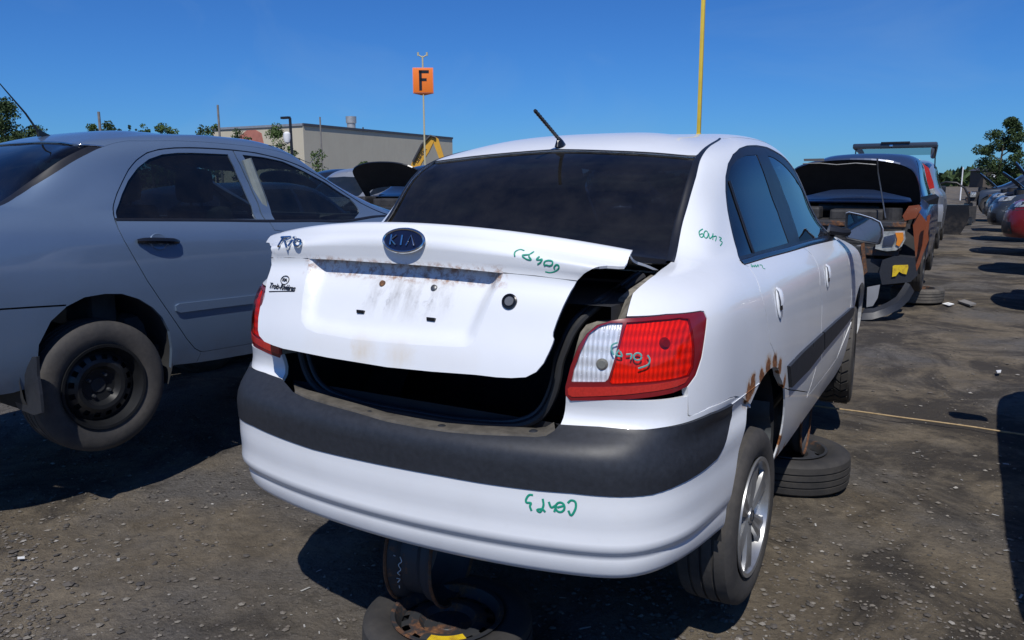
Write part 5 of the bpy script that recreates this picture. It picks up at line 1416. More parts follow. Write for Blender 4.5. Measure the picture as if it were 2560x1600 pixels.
# chalk scrawl on the rear stand's upright rim
ur = [c for c in rear_stand.children if c.name.startswith('upright_rim')][0]
so_ = np.array(rear_stand.location); uv_ = [np.array(v.co)+so_ for v in ur.data.vertices]
bv = BVHTree.FromPolygons([tuple(v) for v in uv_], [tuple(f.vertices) for f in ur.data.polygons])
plain('chalk_white', (.62, .62, .60), .8)
for ln in ([(1000, 1392), (1004, 1404), (996, 1412), (1002, 1424), (994, 1432), (1000, 1438)], [(992, 1446), (1000, 1448), (994, 1456)], [(984, 1388), (988, 1390)], [(998, 1464), (999, 1470)]):
    pts = []
    for px_, py_ in smooth_line(ln, 4):
        loc, nor, i_, d_ = bv.ray_cast(Vector(CAM), Vector(pray(px_, py_)))
        if loc is not None: pts.append(np.array(loc)-so_-pray(px_, py_)*.002)
    if len(pts) > 1 and max(np.linalg.norm(pts[k+1]-pts[k]) for k in range(len(pts)-1)) < .05:
        q = MB(); q.tube(pts, .0018, 5); q.build('chalk_mark', 'chalk_white', ur)
# ------------------------------------------------------------------ trees
def leaf_mat(name, a, b):
    t = NT(name); bs = t.bsdf(a, .7); bs.inputs['Specular IOR Level'].default_value = .2
    oi = t.n.new('ShaderNodeObjectInfo'); co = t.coord(); n = t.noise(1.3, 4, .6, co); n2 = t.noise(9.0, 3, .6, co)
    f = t.math('ADD', t.math('MULTIPLY', n.outputs['Fac'], .6), t.math('MULTIPLY', n2.outputs['Fac'], .4))
    t.link(t.mix(t.ramp(f, [(.35, 0.), (.65, 1.)]), a, b), bs.inputs['Base Color'])
leaf_mat('leaf_dark', (.030, .055, .022), (.065, .10, .035)); leaf_mat('leaf_mid', (.045, .085, .025), (.10, .15, .045))
leaf_mat('leaf_conifer', (.022, .042, .022), (.05, .075, .032))
plain('bark', (.09, .075, .06), .9, var=.35, scale=8)
def tree(label, base, h, rx, crown=(.25, 1.0), n=1700, ls=.16, mat='leaf_dark', shape='round', lean=0.0, seed=1, name='tree', group='trees beyond the yard', trunk=True, face=0.0):
    rg = np.random.default_rng(seed)
    root = thing(name, label, 'tree' if 'shrub' not in name else 'shrub', tuple(base), (0, 0, 0), group)
    q = MB(); top = np.array([lean*h*.5, 0, h*.8])
    q.tube([(0, 0, -.1), top*.3+[.05*h*.1, 0, 0], top*.65, top], [h*.022, h*.018, h*.012, h*.004], 7)
    for k in range(7):
        f = .3+.08*k; a = k*2.4; p0 = top*f; ln = rx*(.75 if shape != 'cone' else .9*(1-f))
        q.tube([p0, p0+[ln*.5*math.cos(a), ln*.5*math.sin(a), ln*.35], p0+[ln*math.cos(a), ln*math.sin(a), ln*.55]], [h*.009, h*.006, h*.002], 5)
    q.build('trunk', 'bark', root)
    z0, z1 = crown[0]*h, crown[1]*h
    # clumps of leaves spread through the crown
    ncl = 46 if shape != 'cone' else 60; C_ = []
    while len(C_) < ncl:
        t = rg.random(); a = rg.random()*2*math.pi
        if shape == 'cone': r = rx*(1-t)*(.35+.65*rg.random())
        elif shape == 'column': r = rx*(.5+.5*math.sin(math.pi*min(1, t*1.05)))*rg.random()**.5*(.75+.5*rg.random())
        else: r = rx*math.sqrt(max(.02, 1-(2*t-.9)**2))*rg.random()**.5*(.8+.4*rg.random())
        z = z0+(z1-z0)*t
        C_.append((r*math.cos(a)+lean*z, r*math.sin(a), z, (.16+.2*rg.random())*rx*(1 if shape != 'cone' else .7)))
    C_ = np.array(C_)
    idx = rg.integers(0, ncl, n)
    d = rg.normal(size=(n, 3)); d /= np.linalg.norm(d, axis=1)[:, None]
    P = C_[idx, :3]+d*(C_[idx, 3]*rg.random(n)**.4)[:, None]*np.array([1, 1, .8])
    u = rg.normal(size=(n, 3)); u /= np.linalg.norm(u, axis=1)[:, None]
    w = np.cross(u, rg.normal(size=(n, 3))); w /= np.linalg.norm(w, axis=1)[:, None]
    s = ls*(.6+.8*rg.random(n))[:, None]
    V = np.stack([P-u*s*.5, P+w*s*.32, P+u*s*.5, P-w*s*.32], 1).reshape(-1, 3)
    mesh_obj('crown', V, [(4*i, 4*i+1, 4*i+2, 4*i+3) for i in range(n)], mat, root, smooth=False)
    return root
def ground_at(px, d):
    """ground point seen in the direction of a pixel column at distance d"""
    p = at_depth(px, 470, d); return np.array([p[0], p[1], 0])
def top_h(py, d): return CAM[2]+(456-py)/FPX*d

tr = tree
tr('big leafy tree at the left edge behind the grey-blue sedan', ground_at(30, 62), top_h(258, 62), 3.0, (.15, 1), 12000, .19, 'leaf_dark', seed=3)
tr('tall dark tree cut by the left edge of the picture', ground_at(-40, 64), top_h(270, 64), 3.2, (.1, 1), 9000, .19, 'leaf_dark', seed=4)
tr('rounded pale green tree left of the short grey pole', ground_at(245, 85), top_h(309, 85), 1.7, (.3, 1), 3200, .2, 'leaf_mid', seed=5)
tr('rounded tree right of the short grey pole', ground_at(284, 85), top_h(307, 85), 1.8, (.3, 1), 3600, .2, 'leaf_dark', seed=6)
for k, (px, py) in enumerate(((312, 326), (337, 318), (352, 325))):
    tr(['tiny conifer tip just right of the rounded trees', 'taller of the two small conifers above the grey-blue roof', 'shorter of the two small conifers above the grey-blue roof'][k], ground_at(px, 95), top_h(py-4, 95), .95, (.2, 1), 1500, .18, 'leaf_conifer', 'cone', seed=10+k)
for k, (px, py) in enumerate(((385, 315), (415, 316), (425, 322), (443, 328))):
    tr(['sparse young tree, leftmost of four above the grey-blue roof', 'sparse young tree, second of four above the grey-blue roof', 'sparse young tree, third of four above the grey-blue roof', 'smallest young tree above the middle of the grey-blue roof'][k], ground_at(px, 80), top_h(py-4, 80), 1.15, (.3, 1), 1500, .2, 'leaf_mid', 'column', seed=20+k)
tr('thin dark tree at the left end of the beige building', ground_at(518, 70), top_h(318, 70), 1.0, (.3, 1), 1300, .18, 'leaf_dark', 'column', seed=31)
tr('pale poplar beside the braced grey pole', ground_at(545, 70), top_h(312, 70), 1.0, (.3, 1), 1500, .18, 'leaf_mid', 'column', seed=32)
tr('dark rounded tree in front of the building\'s left wall', ground_at(603, 66), top_h(324, 66), 1.45, (.2, 1), 3000, .17, 'leaf_dark', seed=33)
tr('bushy green tree left of the black lamp post', ground_at(700, 55), top_h(321, 55), 1.35, (.05, 1), 6500, .12, 'leaf_mid', seed=34)
tr('small reddish green bush at the foot of the lamp post', ground_at(740, 50), top_h(372, 50), .5, (.1, 1), 500, .13, 'leaf_dark', seed=35, name='shrub')
tr('tall wispy shrub against the corner of the beige building', ground_at(795, 58), top_h(374, 58), 1.2, (.05, 1), 2000, .14, 'leaf_mid', 'column', seed=36, name='shrub')
tr('round clipped green bush behind the silver sedan', ground_at(912, 48), top_h(398, 48), .75, (.05, 1), 3000, .11, 'leaf_mid', seed=37, name='shrub')
tr('broad wind-blown tree standing alone at the right', ground_at(2488, 60), top_h(312, 60), 1.85, (.2, 1.0), 15000, .135, 'leaf_dark', seed=41, lean=.10)
far = MB(); rg = np.random.default_rng(5)
V = []; F = []
for k in range(7000):
    px = -900+rg.random()*4400; d = 190+rg.random()*40; hh = (top_h(426, 200))*(.75+.25*math.sin(px*.021)+.1*rg.random())
    p = ground_at(px, d); z = hh*rg.random()**.7; s = 1.0+rg.random()
    u = rg.normal(size=3); u /= np.linalg.norm(u); w = np.cross(u, rg.normal(size=3)); w /= np.linalg.norm(w)
    c = p+[0, 0, z]; V += [c-u*s, c+w*s*.7, c+u*s, c-w*s*.7]; F.append((4*k, 4*k+1, 4*k+2, 4*k+3))
o = mesh_obj('distant_wood', V, F, 'leaf_dark', smooth=False); kind(o, 'stuff'); o['label'] = 'low dark wood along the horizon'

# ------------------------------------------------------------------ beige building
def wall_mat(name, col):
    t = NT(name); b = t.bsdf(col, .85); co = t.coord(); n = t.noise(.5, 6, .6, co); n2 = t.noise(3.0, 6, .6, t.mapping(co, (1, 1, .15)))
    c = t.mix(t.ramp(n.outputs['Fac'], [(.3, 0.), (.75, .6)]), col, tuple(k*.86 for k in col)); c = t.mix(t.ramp(n2.outputs['Fac'], [(.5, 0.), (.8, .25)]), c, tuple(k*.7 for k in col))
    t.link(c, b.inputs['Base Color'])
wall_mat('stucco_beige', (.56, .51, .39)); plain('flashing', (.09, .09, .10), .5, .3); plain('galvanised', (.40, .41, .42), .45, .5, var=.15, scale=3)
plain('faded_red', (.42, .16, .12), .8, var=.2, scale=2); plain('faded_white', (.42, .42, .42), .8)
bc = at_depth(765, 470, 80); br = at_depth(1133, 470, 106); blf = at_depth(540, 470, 86)
bh = top_h(315, 80)
bld = thing('warehouse', 'long beige flat-roofed warehouse far behind the cars', 'building', (bc[0], bc[1], 0))
A = np.array([0, 0]); B = (br-bc)[:2]; Cc = (blf-bc)[:2]
q = MB(); q.add([(0, 0, 0), (*B, 0), (*(B+Cc), 0), (*Cc, 0), (0, 0, bh), (*B, bh), (*(B+Cc), bh), (*Cc, bh)], [(0, 1, 5, 4), (1, 2, 6, 5), (2, 3, 7, 6), (3, 0, 4, 7), (4, 5, 6, 7)])
q.build('wall', 'stucco_beige', bld, smooth=False)
def strip_box(p, q_, z0, z1, out, name, mat, parent):
    p = np.array(p); q_ = np.array(q_); d = (q_-p)/np.linalg.norm(q_-p); n = np.array([d[1], -d[0]])
    if n@(CAM[:2]-bc[:2]) < 0: n = -n
    a, b = p-n*.1, q_-n*.1; c, e = q_+n*out, p+n*out
    m = MB(); m.add([(*a, z0), (*b, z0), (*c, z0), (*e, z0), (*a, z1), (*b, z1), (*c, z1), (*e, z1)], [(0, 3, 2, 1), (4, 5, 6, 7), (0, 1, 5, 4), (1, 2, 6, 5), (2, 3, 7, 6), (3, 0, 4, 7)]); return m.build(name, mat, parent, smooth=False)
strip_box(A, B, bh-.02, bh+.22, .12, 'parapet_flashing', 'flashing', bld); strip_box(A, Cc, bh-.03, bh+.2, .13, 'parapet_flashing', 'galvanised', bld)
dC = Cc/np.linalg.norm(Cc); nC = np.array([dC[1], -dC[0]]); nC = nC if nC@(CAM[:2]-bc[:2]) > 0 else -nC
LC = np.linalg.norm(Cc)
def mural(pts, name, mat, off):
    m = MB(); n = len(pts); V = [(*(dC*LC*a+nC*off), bh*b) for a, b in pts]+[(*(dC*LC*a+nC*.0), bh*b) for a, b in pts]
    m.add(V, [tuple(range(n)), tuple(range(2*n-1, n-1, -1))]+[(i, (i+1) % n, n+(i+1) % n, n+i) for i in range(n)]); m.build(name, mat, bld, smooth=False)
mural([(.38, .45), (.44, .92), (.50, 1.0-.03), (.60, 1.0-.03), (.70, .88), (.76, .45)], 'painted_arch', 'faded_red', .03)
mural([(.46, .45), (.50, .75), (.56, .84), (.62, .75), (.68, .45)], 'painted_panel', 'faded_white', .06)
st = at_depth(848, 470, 92)-bc
q = MB(); q.lathe([(bh-.1, .55), (bh+.4, .55), (bh+.45, .5), (bh+1.15, .5), (bh+1.15, .6), (bh+1.9, .62), (bh+1.9, .52), (bh+1.2, .5)], 20, 'z', (st[0]+.9, st[1]+1.5, 0)); q.build('roof_stack', 'galvanised', bld)
for px in (838, 885):
    v = at_depth(px, 470, 88)-bc; q = MB(); q.cyl((v[0]+.6, v[1]+1.2, bh), (v[0]+.6, v[1]+1.2, bh+.4), .08, seg=8); q.build('roof_vent', 'flashing', bld)

# ------------------------------------------------------------------ poles, wires, sign
plain('weathered_wood', (.20, .19, .18), .9, var=.25, scale=4); plain('pole_black', (.015, .015, .018), .4); plain('pole_yellow', (.72, .52, .06), .55, var=.12, scale=6)
plain('pole_cream', (.52, .47, .30), .55, var=.1); plain('sign_orange', (.90, .20, .015), .5, var=.04); plain('sign_pink', (.85, .25, .16), .5); plain('lamp_white', (.8, .8, .8), .4)
def pole(label, px, d, py_top, r, mat, name='utility_pole', tilt=0.0):
    b = ground_at(px, d); h = top_h(py_top, d); t = thing(name, label, 'pole', tuple(b))
    q = MB(); q.cyl((0, 0, 0), (tilt*h, 0, h), r, r*.85, 10); q.build('shaft', mat, t); return t, h, b
pole('short weathered grey pole between two rounded trees', 264, 70, 280, .13, 'weathered_wood')
tp, hp, bp = pole('weathered grey pole with stay wires left of the warehouse', 558, 66, 265, .10, 'weathered_wood')
for dx in (-.9, .9):
    q = MB(); q.tube([(0, 0, hp*.62), (dx, 0, hp*.35)], .05, 6); q.build('brace', 'weathered_wood', tp)
t3, h3, b3 = pole('thin grey pole against the warehouse wall', 808, 60, 295, .07, 'weathered_wood')
t4, h4, b4 = pole('black lamp post with a white dome camera', 735, 42, 297, .085, 'pole_black', 'lamp_post', tilt=-.006)
q = MB(); q.bbox((-.30, -.05, h4+.02), (.55, .22, .12), .02); q.build('lamp_head', 'pole_black', t4)
q = MB(); q.lathe([(h4-1.35, .02), (h4-1.25, .15), (h4-1.05, .2), (h4-.8, .19), (h4-.72, .1), (h4-.7, .02)], 14, 'z', (-.18, -.12, 0)); q.build('dome_camera', 'lamp_white', t4)
def wire(label, pts, r=.02):
    q = MB(); q.tube(pts, r, 5); tag(q.build('overhead_wire', 'wire_grey'), label, 'wire', 'overhead wires')
wire('thin wire sagging from the braced pole to the lamp post', [b_+np.array([0, 0, z]) for b_, z in ((bp, hp*.68), ((bp+b4)*.5, (hp*.68+h4*.6)/2-.4), (b4, h4*.62))])
wire('thin wire between the lamp post and the grey pole', [b_+np.array([0, 0, z]) for b_, z in ((b4, h4*.6), ((b4+b3)*.5, h4*.6-.15), (b3, h3*.62))])
# row marker sign
sb = ground_at(1064, 24); sgn = thing('row_sign', 'orange square row sign with a black F on a thin yellow pole', 'sign', tuple(sb), (0, 0, R(33)))
zs = lambda py: top_h(py, 24)
q = MB(); q.cyl((0, 0, 0), (0, 0, zs(152)), .028, .026, 10); q.build('pole', 'pole_cream', sgn)
hw, z0, z1 = .305, zs(240), zs(180)
def vee(name, mat, hw, z0, z1, dy, t=.012):
    m = MB()
    for s_ in (-1, 1):
        pass
    P = [(-hw, -dy, z0+.02), (hw, -dy, z0+.02), (hw, -dy, z1), (-hw, -dy, z1)]
    m.bbox((0, -dy, (z0+z1)/2), (2*hw, t, z1-z0), .005); return m.build(name, mat, sgn)
vee('sign_border', 'sign_pink', hw, z0, z1, .045); face = vee('sign_face', 'sign_orange', hw-.022, z0+.02, z1-.02, .052)
m = MB(); m.bbox((0, .045, (z0+z1)/2), (2*hw, .012, z1-z0), .005); m.build('sign_back', 'sign_orange', sgn)
m = MB(); m.add([(-hw, -.05, z0), (hw, -.05, z0), (hw, .05, z0), (-hw, .05, z0), (0, 0, z0-.07)], [(0, 1, 4), (1, 2, 4), (2, 3, 4), (3, 0, 4)]); m.build('sign_keel', 'sign_orange', sgn, smooth=False)
zc = (z0+z1)/2; H_ = (z1-z0)*.80
m = MB()
for c, s_ in (((-.075, zc), (.085, H_)), ((.03, zc+H_/2-.045), (.30, .09)), ((.0, zc+.02), (.22, .085))):
    m.box((c[0], -.0595, c[1]), (s_[0], .004, s_[1]))
m.build('sign_letter', 'decal_black', face, smooth=False)
m = MB(); m.tube([(-.13, 0, zs(152)+.03), (0, 0, zs(156)), (.13, 0, zs(152)+.03)], .02, 8)
for x in (-.13, .13): m.cyl((x, 0, zs(152)), (x, 0, zs(152)+.1), .03, seg=8)
m.build('sign_bracket', 'pole_cream', sgn)
# tall yellow pole behind the white sedan
yb = ground_at(1742, 11.5); yp = thing('marker_pole', 'tall plain yellow pole rising behind the white sedan\'s roof', 'pole', tuple(yb))
q = MB(); q.bbox((0, 0, 1.1), (.06, .06, 2.2), .006); q.build('sleeve', 'pole_yellow', yp)
q = MB(); q.bbox((0, 0, 3.6), (.052, .052, 3.2), .006); q.build('shaft', 'pole_yellow', yp)
# excavator reaching up behind the cars
def beam(P, w, hts, name, mat, parent):
    """box beam along a poly-line in the x-z plane with given depths"""
    m = MB(); P = np.array(P, float); V = []
    for i in range(len(P)):
        a = P[max(i-1, 0)]; b = P[min(i+1, len(P)-1)]; d = b-a; d /= np.linalg.norm(d); n = np.array([-d[1], d[0]])
        for sgn_, y in ((1, -w/2), (1, w/2), (-1, w/2), (-1, -w/2)):
            c = P[i]+n*sgn_*hts[i]/2; V.append((c[0], y, c[1]))
    F = [(i*4+k, i*4+(k+1) % 4, (i+1)*4+(k+1) % 4, (i+1)*4+k) for i in range(len(P)-1) for k in range(4)]
    F += [(3, 2, 1, 0), tuple(range((len(P)-1)*4, len(P)*4))]
    m.add(V, F); return m.build(name, mat, parent, smooth=False)
plain('machine_yellow', (.62, .33, .03), .45, var=.12, scale=5); plain('machine_dark', (.03, .03, .032), .6)
eb = ground_at(1040, 34); ex_ = thing('excavator', 'yellow excavator with its jointed arm raised behind the cars', 'excavator', tuple(eb), (0, 0, YAW))
sx_ = lambda px: (px-1040)/FPX*34; sz_ = lambda py: top_h(py, 34)
bm_ = beam([(sx_(1015), 1.2), (sx_(1045), sz_(405)), (sx_(1066), sz_(375)), (sx_(1086), sz_(346))], .28, [.4, .38, .36, .2], 'boom', 'machine_yellow', ex_)
beam([(sx_(1084), sz_(346)), (sx_(1092), sz_(352)), (sx_(1106), sz_(395)), (sx_(1112), sz_(430))], .24, [.18, .26, .22, .15], 'stick', 'machine_yellow', ex_)
q = MB(); q.tube([(sx_(1036), -.2, sz_(405)), (sx_(1060), -.2, sz_(362))], .06, 8); q.tube([(sx_(1060), -.2, sz_(362)), (sx_(1080), -.2, sz_(342)), (sx_(1093), -.2, sz_(346))], .05, 8); q.build('hydraulic_ram', 'machine_dark', ex_)
tx_ = np.array([sx_(1066)-sx_(1045), 0, sz_(375)-sz_(405)]); tx_ /= np.linalg.norm(tx_); pm = np.array([sx_(1056), -.15, (sz_(375)+sz_(405))/2-.0])
V, F = text_mesh('LIEBHERR', .17, .002, bold=.003)
q = MB(); q.add([pm+tx_*v[0]+np.array([-tx_[2], 0, tx_[0]])*v[1]-np.array([0, v[2], 0]) for v in V], F); q.build('maker_lettering', 'decal_black', ex_, smooth=False)
q = MB(); q.bbox((-1.6, 0, 1.05), (2.2, 2.0, .7), .1); q.build('upper_body', 'machine_yellow', ex_)
for y in (-.9, .9):
    q = MB(); q.bbox((-1.5, y, .38), (2.6, .5, .65), .2); q.build('track', 'machine_dark', ex_)

# ------------------------------------------------------------------ loose stones and litter on the ground
def near_pts(n, lo, hi, seed):
    rg = np.random.default_rng(seed); out = []
    while len(out) < n:
        px = rg.random()*2700-70; py = 640+(rg.random()**.8)*1000
        p = on_z(px, py, 0); d = np.linalg.norm(p[:2]-CAM[:2])
        if d < 14: out.append((p[0], p[1], px, py, d))
    return out
def stones(n, seed, smin, smax, name, mat, label, keep=None):
    rg = np.random.default_rng(seed); V = []; F = []
    ico = [(0, 0, 1), (.89, 0, .45), (.28, .85, .45), (-.72, .53, .45), (-.72, -.53, .45), (.28, -.85, .45), (0, 0, -.4)]
    fc = [(0, 1, 2), (0, 2, 3), (0, 3, 4), (0, 4, 5), (0, 5, 1), (6, 2, 1), (6, 3, 2), (6, 4, 3), (6, 5, 4), (6, 1, 5)]
    k = 0; pts_ = near_pts(n, 0, 0, seed); gz_ = ground_z(np.array([q_[0] for q_ in pts_]), np.array([q_[1] for q_ in pts_]))
    for (x, y, px, py, d), g_z in zip(pts_, gz_):
        if keep is not None and not keep(x, y, rg): continue
        s = smin*(smax/smin)**(rg.random()**1.7)
        a = rg.random()*6.28; c, sn = math.cos(a), math.sin(a); e = .6+.5*rg.random(); f = .4+.35*rg.random()
        j = .8+.4*rg.random((7, 1)); I = np.array(ico)*j
        P = np.stack([I[:, 0]*c-I[:, 1]*sn*e, I[:, 0]*sn+I[:, 1]*c*e, I[:, 2]*f], 1)*s+[x, y, g_z+s*.05]
        V.append(P); F += [tuple(i+7*k for i in t) for t in fc]; k += 1
    o = mesh_obj(name, np.concatenate(V), F, mat, smooth=False); kind(o, 'stuff'); o['label'] = label
    return o
def stone_mat(name, lo, mid, hi):
    t = NT(name); b = t.bsdf((.2, .18, .16), .9); g = t.n.new('ShaderNodeNewGeometry')
    t.link(t.ramp(g.outputs['Random Per Island'], [(0, lo), (.55, mid), (.95, hi), (1, (.36, .34, .31))]), b.inputs['Base Color'])
stone_mat('stone_mix', (.055, .05, .045), (.125, .108, .09), (.20, .18, .15))
def gravelly(x, y, rg):
    # loose gravel lies along the left foreground and in drifts
    n = .5+.5*math.sin(x*1.7+.6*math.sin(y*1.3))*math.cos(y*1.1+.5)
    w = 1.0 if (y < -1.05+.25*math.sin(x*2) and x < .2) else .35
    return rg.random() < w*(.25+.75*n)
stones(52000, 11, .0028, .017, 'gravel', 'stone_mix', 'small loose grey and brown stones scattered over the dirt', gravelly)
stones(700, 12, .010, .026, 'pebbles', 'stone_mix', 'larger pebbles lying on the dirt', gravelly)
# chips of plastic and glass
rg = np.random.default_rng(9); V = []; F = []
plain('litter_pale', (.42, .41, .38), .4, var=.3)
for k, (x, y, px, py, d) in enumerate(near_pts(230, 0, 0, 21)):
    s = .0025+.008*rg.random()**4; a = rg.random()*6.28; c, sn = math.cos(a), math.sin(a); l = 1+2*rg.random()
    for i, (u, v) in enumerate(((-1, -1), (1, -1), (1, 1), (-1, 1))):
        V.append((x+s*(u*l*c-v*sn*.5), y+s*(u*l*sn+v*c*.5), .004+float(ground_z(np.array(x), np.array(y)))+.3*s*rg.random()))
    F.append((4*k, 4*k+1, 4*k+2, 4*k+3))
o = mesh_obj('litter', V, F, 'litter_pale', smooth=False); kind(o, 'stuff'); o['label'] = 'pale chips of plastic and glass strewn on the dirt'
# rope lying across the gap at the right
plain('rope_tan', (.40, .29, .16), .9, var=.3, scale=40)
q = MB(); rp_ = [on_z(px, py, .012) for px, py in ((1990, 1008), (2055, 1017), (2150, 1029), (2250, 1043), (2350, 1056), (2430, 1067), (2500, 1078), (2600, 1092))]
q.tube(smooth_line(rp_, 5), .0055, 6); tag(q.build('rope', 'rope_tan'), 'thin tan rope stretched over the dirt right of the white sedan', 'rope')
def scrap(label, name, mat, P, th=.012, cat='scrap'):
    m = MB(); P = np.array([on_z(px, py, z) for px, py, z in P]); n = len(P)
    m.add(np.concatenate([P, P+[0, 0, th]]), [tuple(range(n))[::-1], tuple(range(n, 2*n))]+[(i, (i+1) % n, n+(i+1) % n, n+i) for i in range(n)])
    return tag(m.build(name, mat, smooth=False), label, cat)
scrap('crumpled white scrap of paper on the dirt near the torn orange wing', 'paper_scrap', 'sticker_white', [(2355, 760, .004), (2370, 757, .02), (2386, 761, .004), (2372, 765, .01)], .006, 'paper')
scrap('grey-green flattened scrap beside the big shadow', 'flat_scrap', 'weathered_wood', [(2394, 756, .004), (2410, 752, .02), (2440, 762, .01), (2425, 766, .004)], .02)
scrap('small white oblong chip lying in the gravel at the far left', 'plastic_chip', 'sticker_white', [(44, 1394, .004), (62, 1393, .004), (62, 1397, .004), (44, 1398, .004)], .004)
scrap('pale chip of plastic on the dirt right of the rope', 'plastic_chip', 'sticker_white', [(2490, 928, .004), (2503, 927, .01), (2502, 932, .004), (2493, 933, .004)], .008)
# ------------------------------------------------------------------ other cars in the yard
def tnet(sx=1.0, wb=2.6, rear=1.1, front=1.0, belt=.97, roof=1.468, hood=0.0, hatch=0.0, short=0.0):
    out = []
    for ci_, col in enumerate(WNET):
        cc = []
        for ri, (x, y, z) in enumerate(col):
            y2 = y*rear if y < 0 else (y*wb/2.5 if y <= 2.5 else wb+(y-2.5)*front)
            z2 = z*belt/.97 if z < .97 else belt+(z-.97)*(roof-belt)/.498
            if y > 2.0 and z < 1.1: z2 += hood*min(1, (y-2)/.5)*min(1, max(0, (z-.5)/.3))
            if hatch and ci_ <= 7 and ri >= 5:
                w = hatch*max(0, 1-ci_/8.0)*(1 if ri <= 10 else (.65 if ri == 11 else .4)); t = (z-.92)/.54
                y2 = y2*(1-w)+w*(-(.84-.30*t*t)*rear+.02*ci_)
            cc.append((x*sx, y2, z2))
        out.append(cc)
    return out
plain('bg_glass', (.012, .015, .022), .06, var=.1, Coat_Weight=.5)
plain('engine_bits', (.035, .033, .032), .6, var=.6, scale=14); plain('hood_liner', (.014, .014, .016), .9, var=.4, scale=6)
paint('silver_paint', (.34, .36, .39), .35, metal=.4, coat=.5, dirt_amt=.3); paint('dark_blue_paint', (.03, .05, .11), .3, metal=.2, coat=.6, dirt_amt=.3)
paint('black_paint', (.012, .013, .016), .3, coat=.6, dirt_amt=.3); paint('red_paint', (.28, .016, .014), .35, coat=.5, dirt_amt=.3)
paint('red_dark_paint', (.17, .010, .010), .4, coat=.4, dirt_amt=.4)
paint('orange_paint', (.26, .062, .018), .4, metal=.25, coat=.4, dirt_amt=.5, dirt_z=.8); paint('van_white', (.72, .73, .74), .4, coat=.4, dirt_amt=.3); paint('navy_paint', (.045, .06, .085), .35, metal=.3, coat=.5, dirt_amt=.3)
def bgcar(label, loc, head, mat, hood_open=0, hatch_open=0, lift=.2, wb=2.6, lamps=True, name='car', group='scrapped cars in rows', glassm='bg_glass', hood=True, inner='hood_liner', strip=False, hl=True, **nk):
    """head: direction the nose points, degrees clockwise from +Y"""
    root = thing(name, label, 'car', (loc[0], loc[1], lift), (0, 0, R(-head)), group)
    net = tnet(wb=wb, **nk); S = Surf(net)
    ii = lambda *pts: [(S.u(a), S.v(b)) for a, b in pts]
    ar = arc(S, 0, .32, .36, 190, -10, 12, (S.u(5.3), S.v(.6))); af = arc(S, wb, .32, .36, 190, -10, 12, (S.u(11), S.v(.6)))
    shell = ii((0, .1), (3, .1), (4.6, .1)) + ar + ii((7.6, .1), (10, .1)) + af + ii(*([(13.25, .1), (13.25, 5.9), (13, 6.1)] if strip else [(13.6, .1), (16, .1), (16, 5.9), (13.8, 5.9), (13, 6.1)]), (12, 6.1), (11.7, 6.8), (12, 7.15), (13, 7.25), (16, 7.3)) + [(S.umax, S.vmax-1e-4)]
    shell += [(0, S.vmax-1e-4)] if not hatch_open else ii((2.7, 12), (2.7, 9.6), (2.85, 8.0), (2.9, 5.0), (2.6, 3.6), (0, 3.6))
    sp_ = lambda poly, n, m, **kw: sym_panel(S, poly, n, m, root, **kw)
    body = sp_(shell, 'body_shell', mat, res=.09, flange=.015)
    dlo1 = ii((6.25, 6.65), (6.05, 7.6), (6.1, 8.4), (6.7, 9.15), (7.6, 9.3), (8.65, 9.3), (8.75, 8.0), (8.85, 6.62)); dlo2 = ii((9.0, 6.6), (8.9, 8.0), (8.8, 9.28), (9.8, 9.15), (10.6, 8.6), (11.0, 7.6), (11.2, 6.7))
    for dl, nm in ((dlo1, 'rear_side_window'), (dlo2, 'front_side_window')):
        panel(S, dl, nm, glassm, root, gap=0, off=.003, flange=0, res=.09, both=True)
    sp_(ii((11.8, 7.25), (13, 7.4), (16, 7.45), (16, 9.7), (12, 9.3), (11.85, 8.5)), 'windscreen', glassm, off=.003, flange=0, res=.09)
    if not hatch_open: sp_(ii((0, 7.1), (2.75, 7.1), (2.85, 8.2), (2.7, 8.9), (0, 8.95)), 'rear_window', glassm, off=.003, flange=0, res=.09)
    # seams
    for ln, nm in ((ii((6.3, 6.6), (6.35, 5), (7.0, 3.4), (7.3, 1.4), (8.9, 1.3)), 'door_seam'), (ii((8.95, 6.6), (9.0, 4), (8.95, 1.3)), 'door_seam'), (ii((11.2, 6.6), (11.25, 4), (11.1, 1.4), (8.95, 1.3)), 'door_seam')):
        for lf in (False, True): ribbon(S, smooth_line(ln, 3), nm, 'seam_dark', root, width=.010, height=.002, left=lf)
    if lamps:
        tl = panel(S, ii((2.3, 4.6), (2.6, 5.6), (3.2, 5.7), (3.6, 5.2), (3.5, 3.9), (2.2, 3.9)), 'tail_lamp', 'lens_red_solid', root, gap=0, off=.006, flange=.01, both=True)
        if not strip: panel(S, ii((13.6, 4.2), (13.5, 5.6), (14.3, 5.7), (14.8, 5.3), (14.7, 4.1)), 'headlamp', 'lamp_haze', root, gap=0, off=.006, flange=.01, both=True)
    hp_ = ii((11.75, 6.8), (12, 6.15), (13, 6.15), (13.8, 6.0), (16, 5.95), (16, 7.25), (13, 7.2), (12, 7.1))
    if hood:
        h = sp_(hp_, 'hood', mat, res=.08, flange=.02)
        h2 = sp_(hp_, 'hood_underside', inner, off=-.03, flange=0, res=.08); h2.parent = h
        if hood_open:
            yh, zh = 2.42*wb/2.5, S.P((S.u(14), S.v(7.2)))[0][2]
            M_ = Matrix.Translation((0, yh-.1, zh))@Matrix.Rotation(R(hood_open), 4, 'X')@Matrix.Translation((0, -yh+.1, -zh))
            for o_ in (h, h2): o_.data.transform(M_)
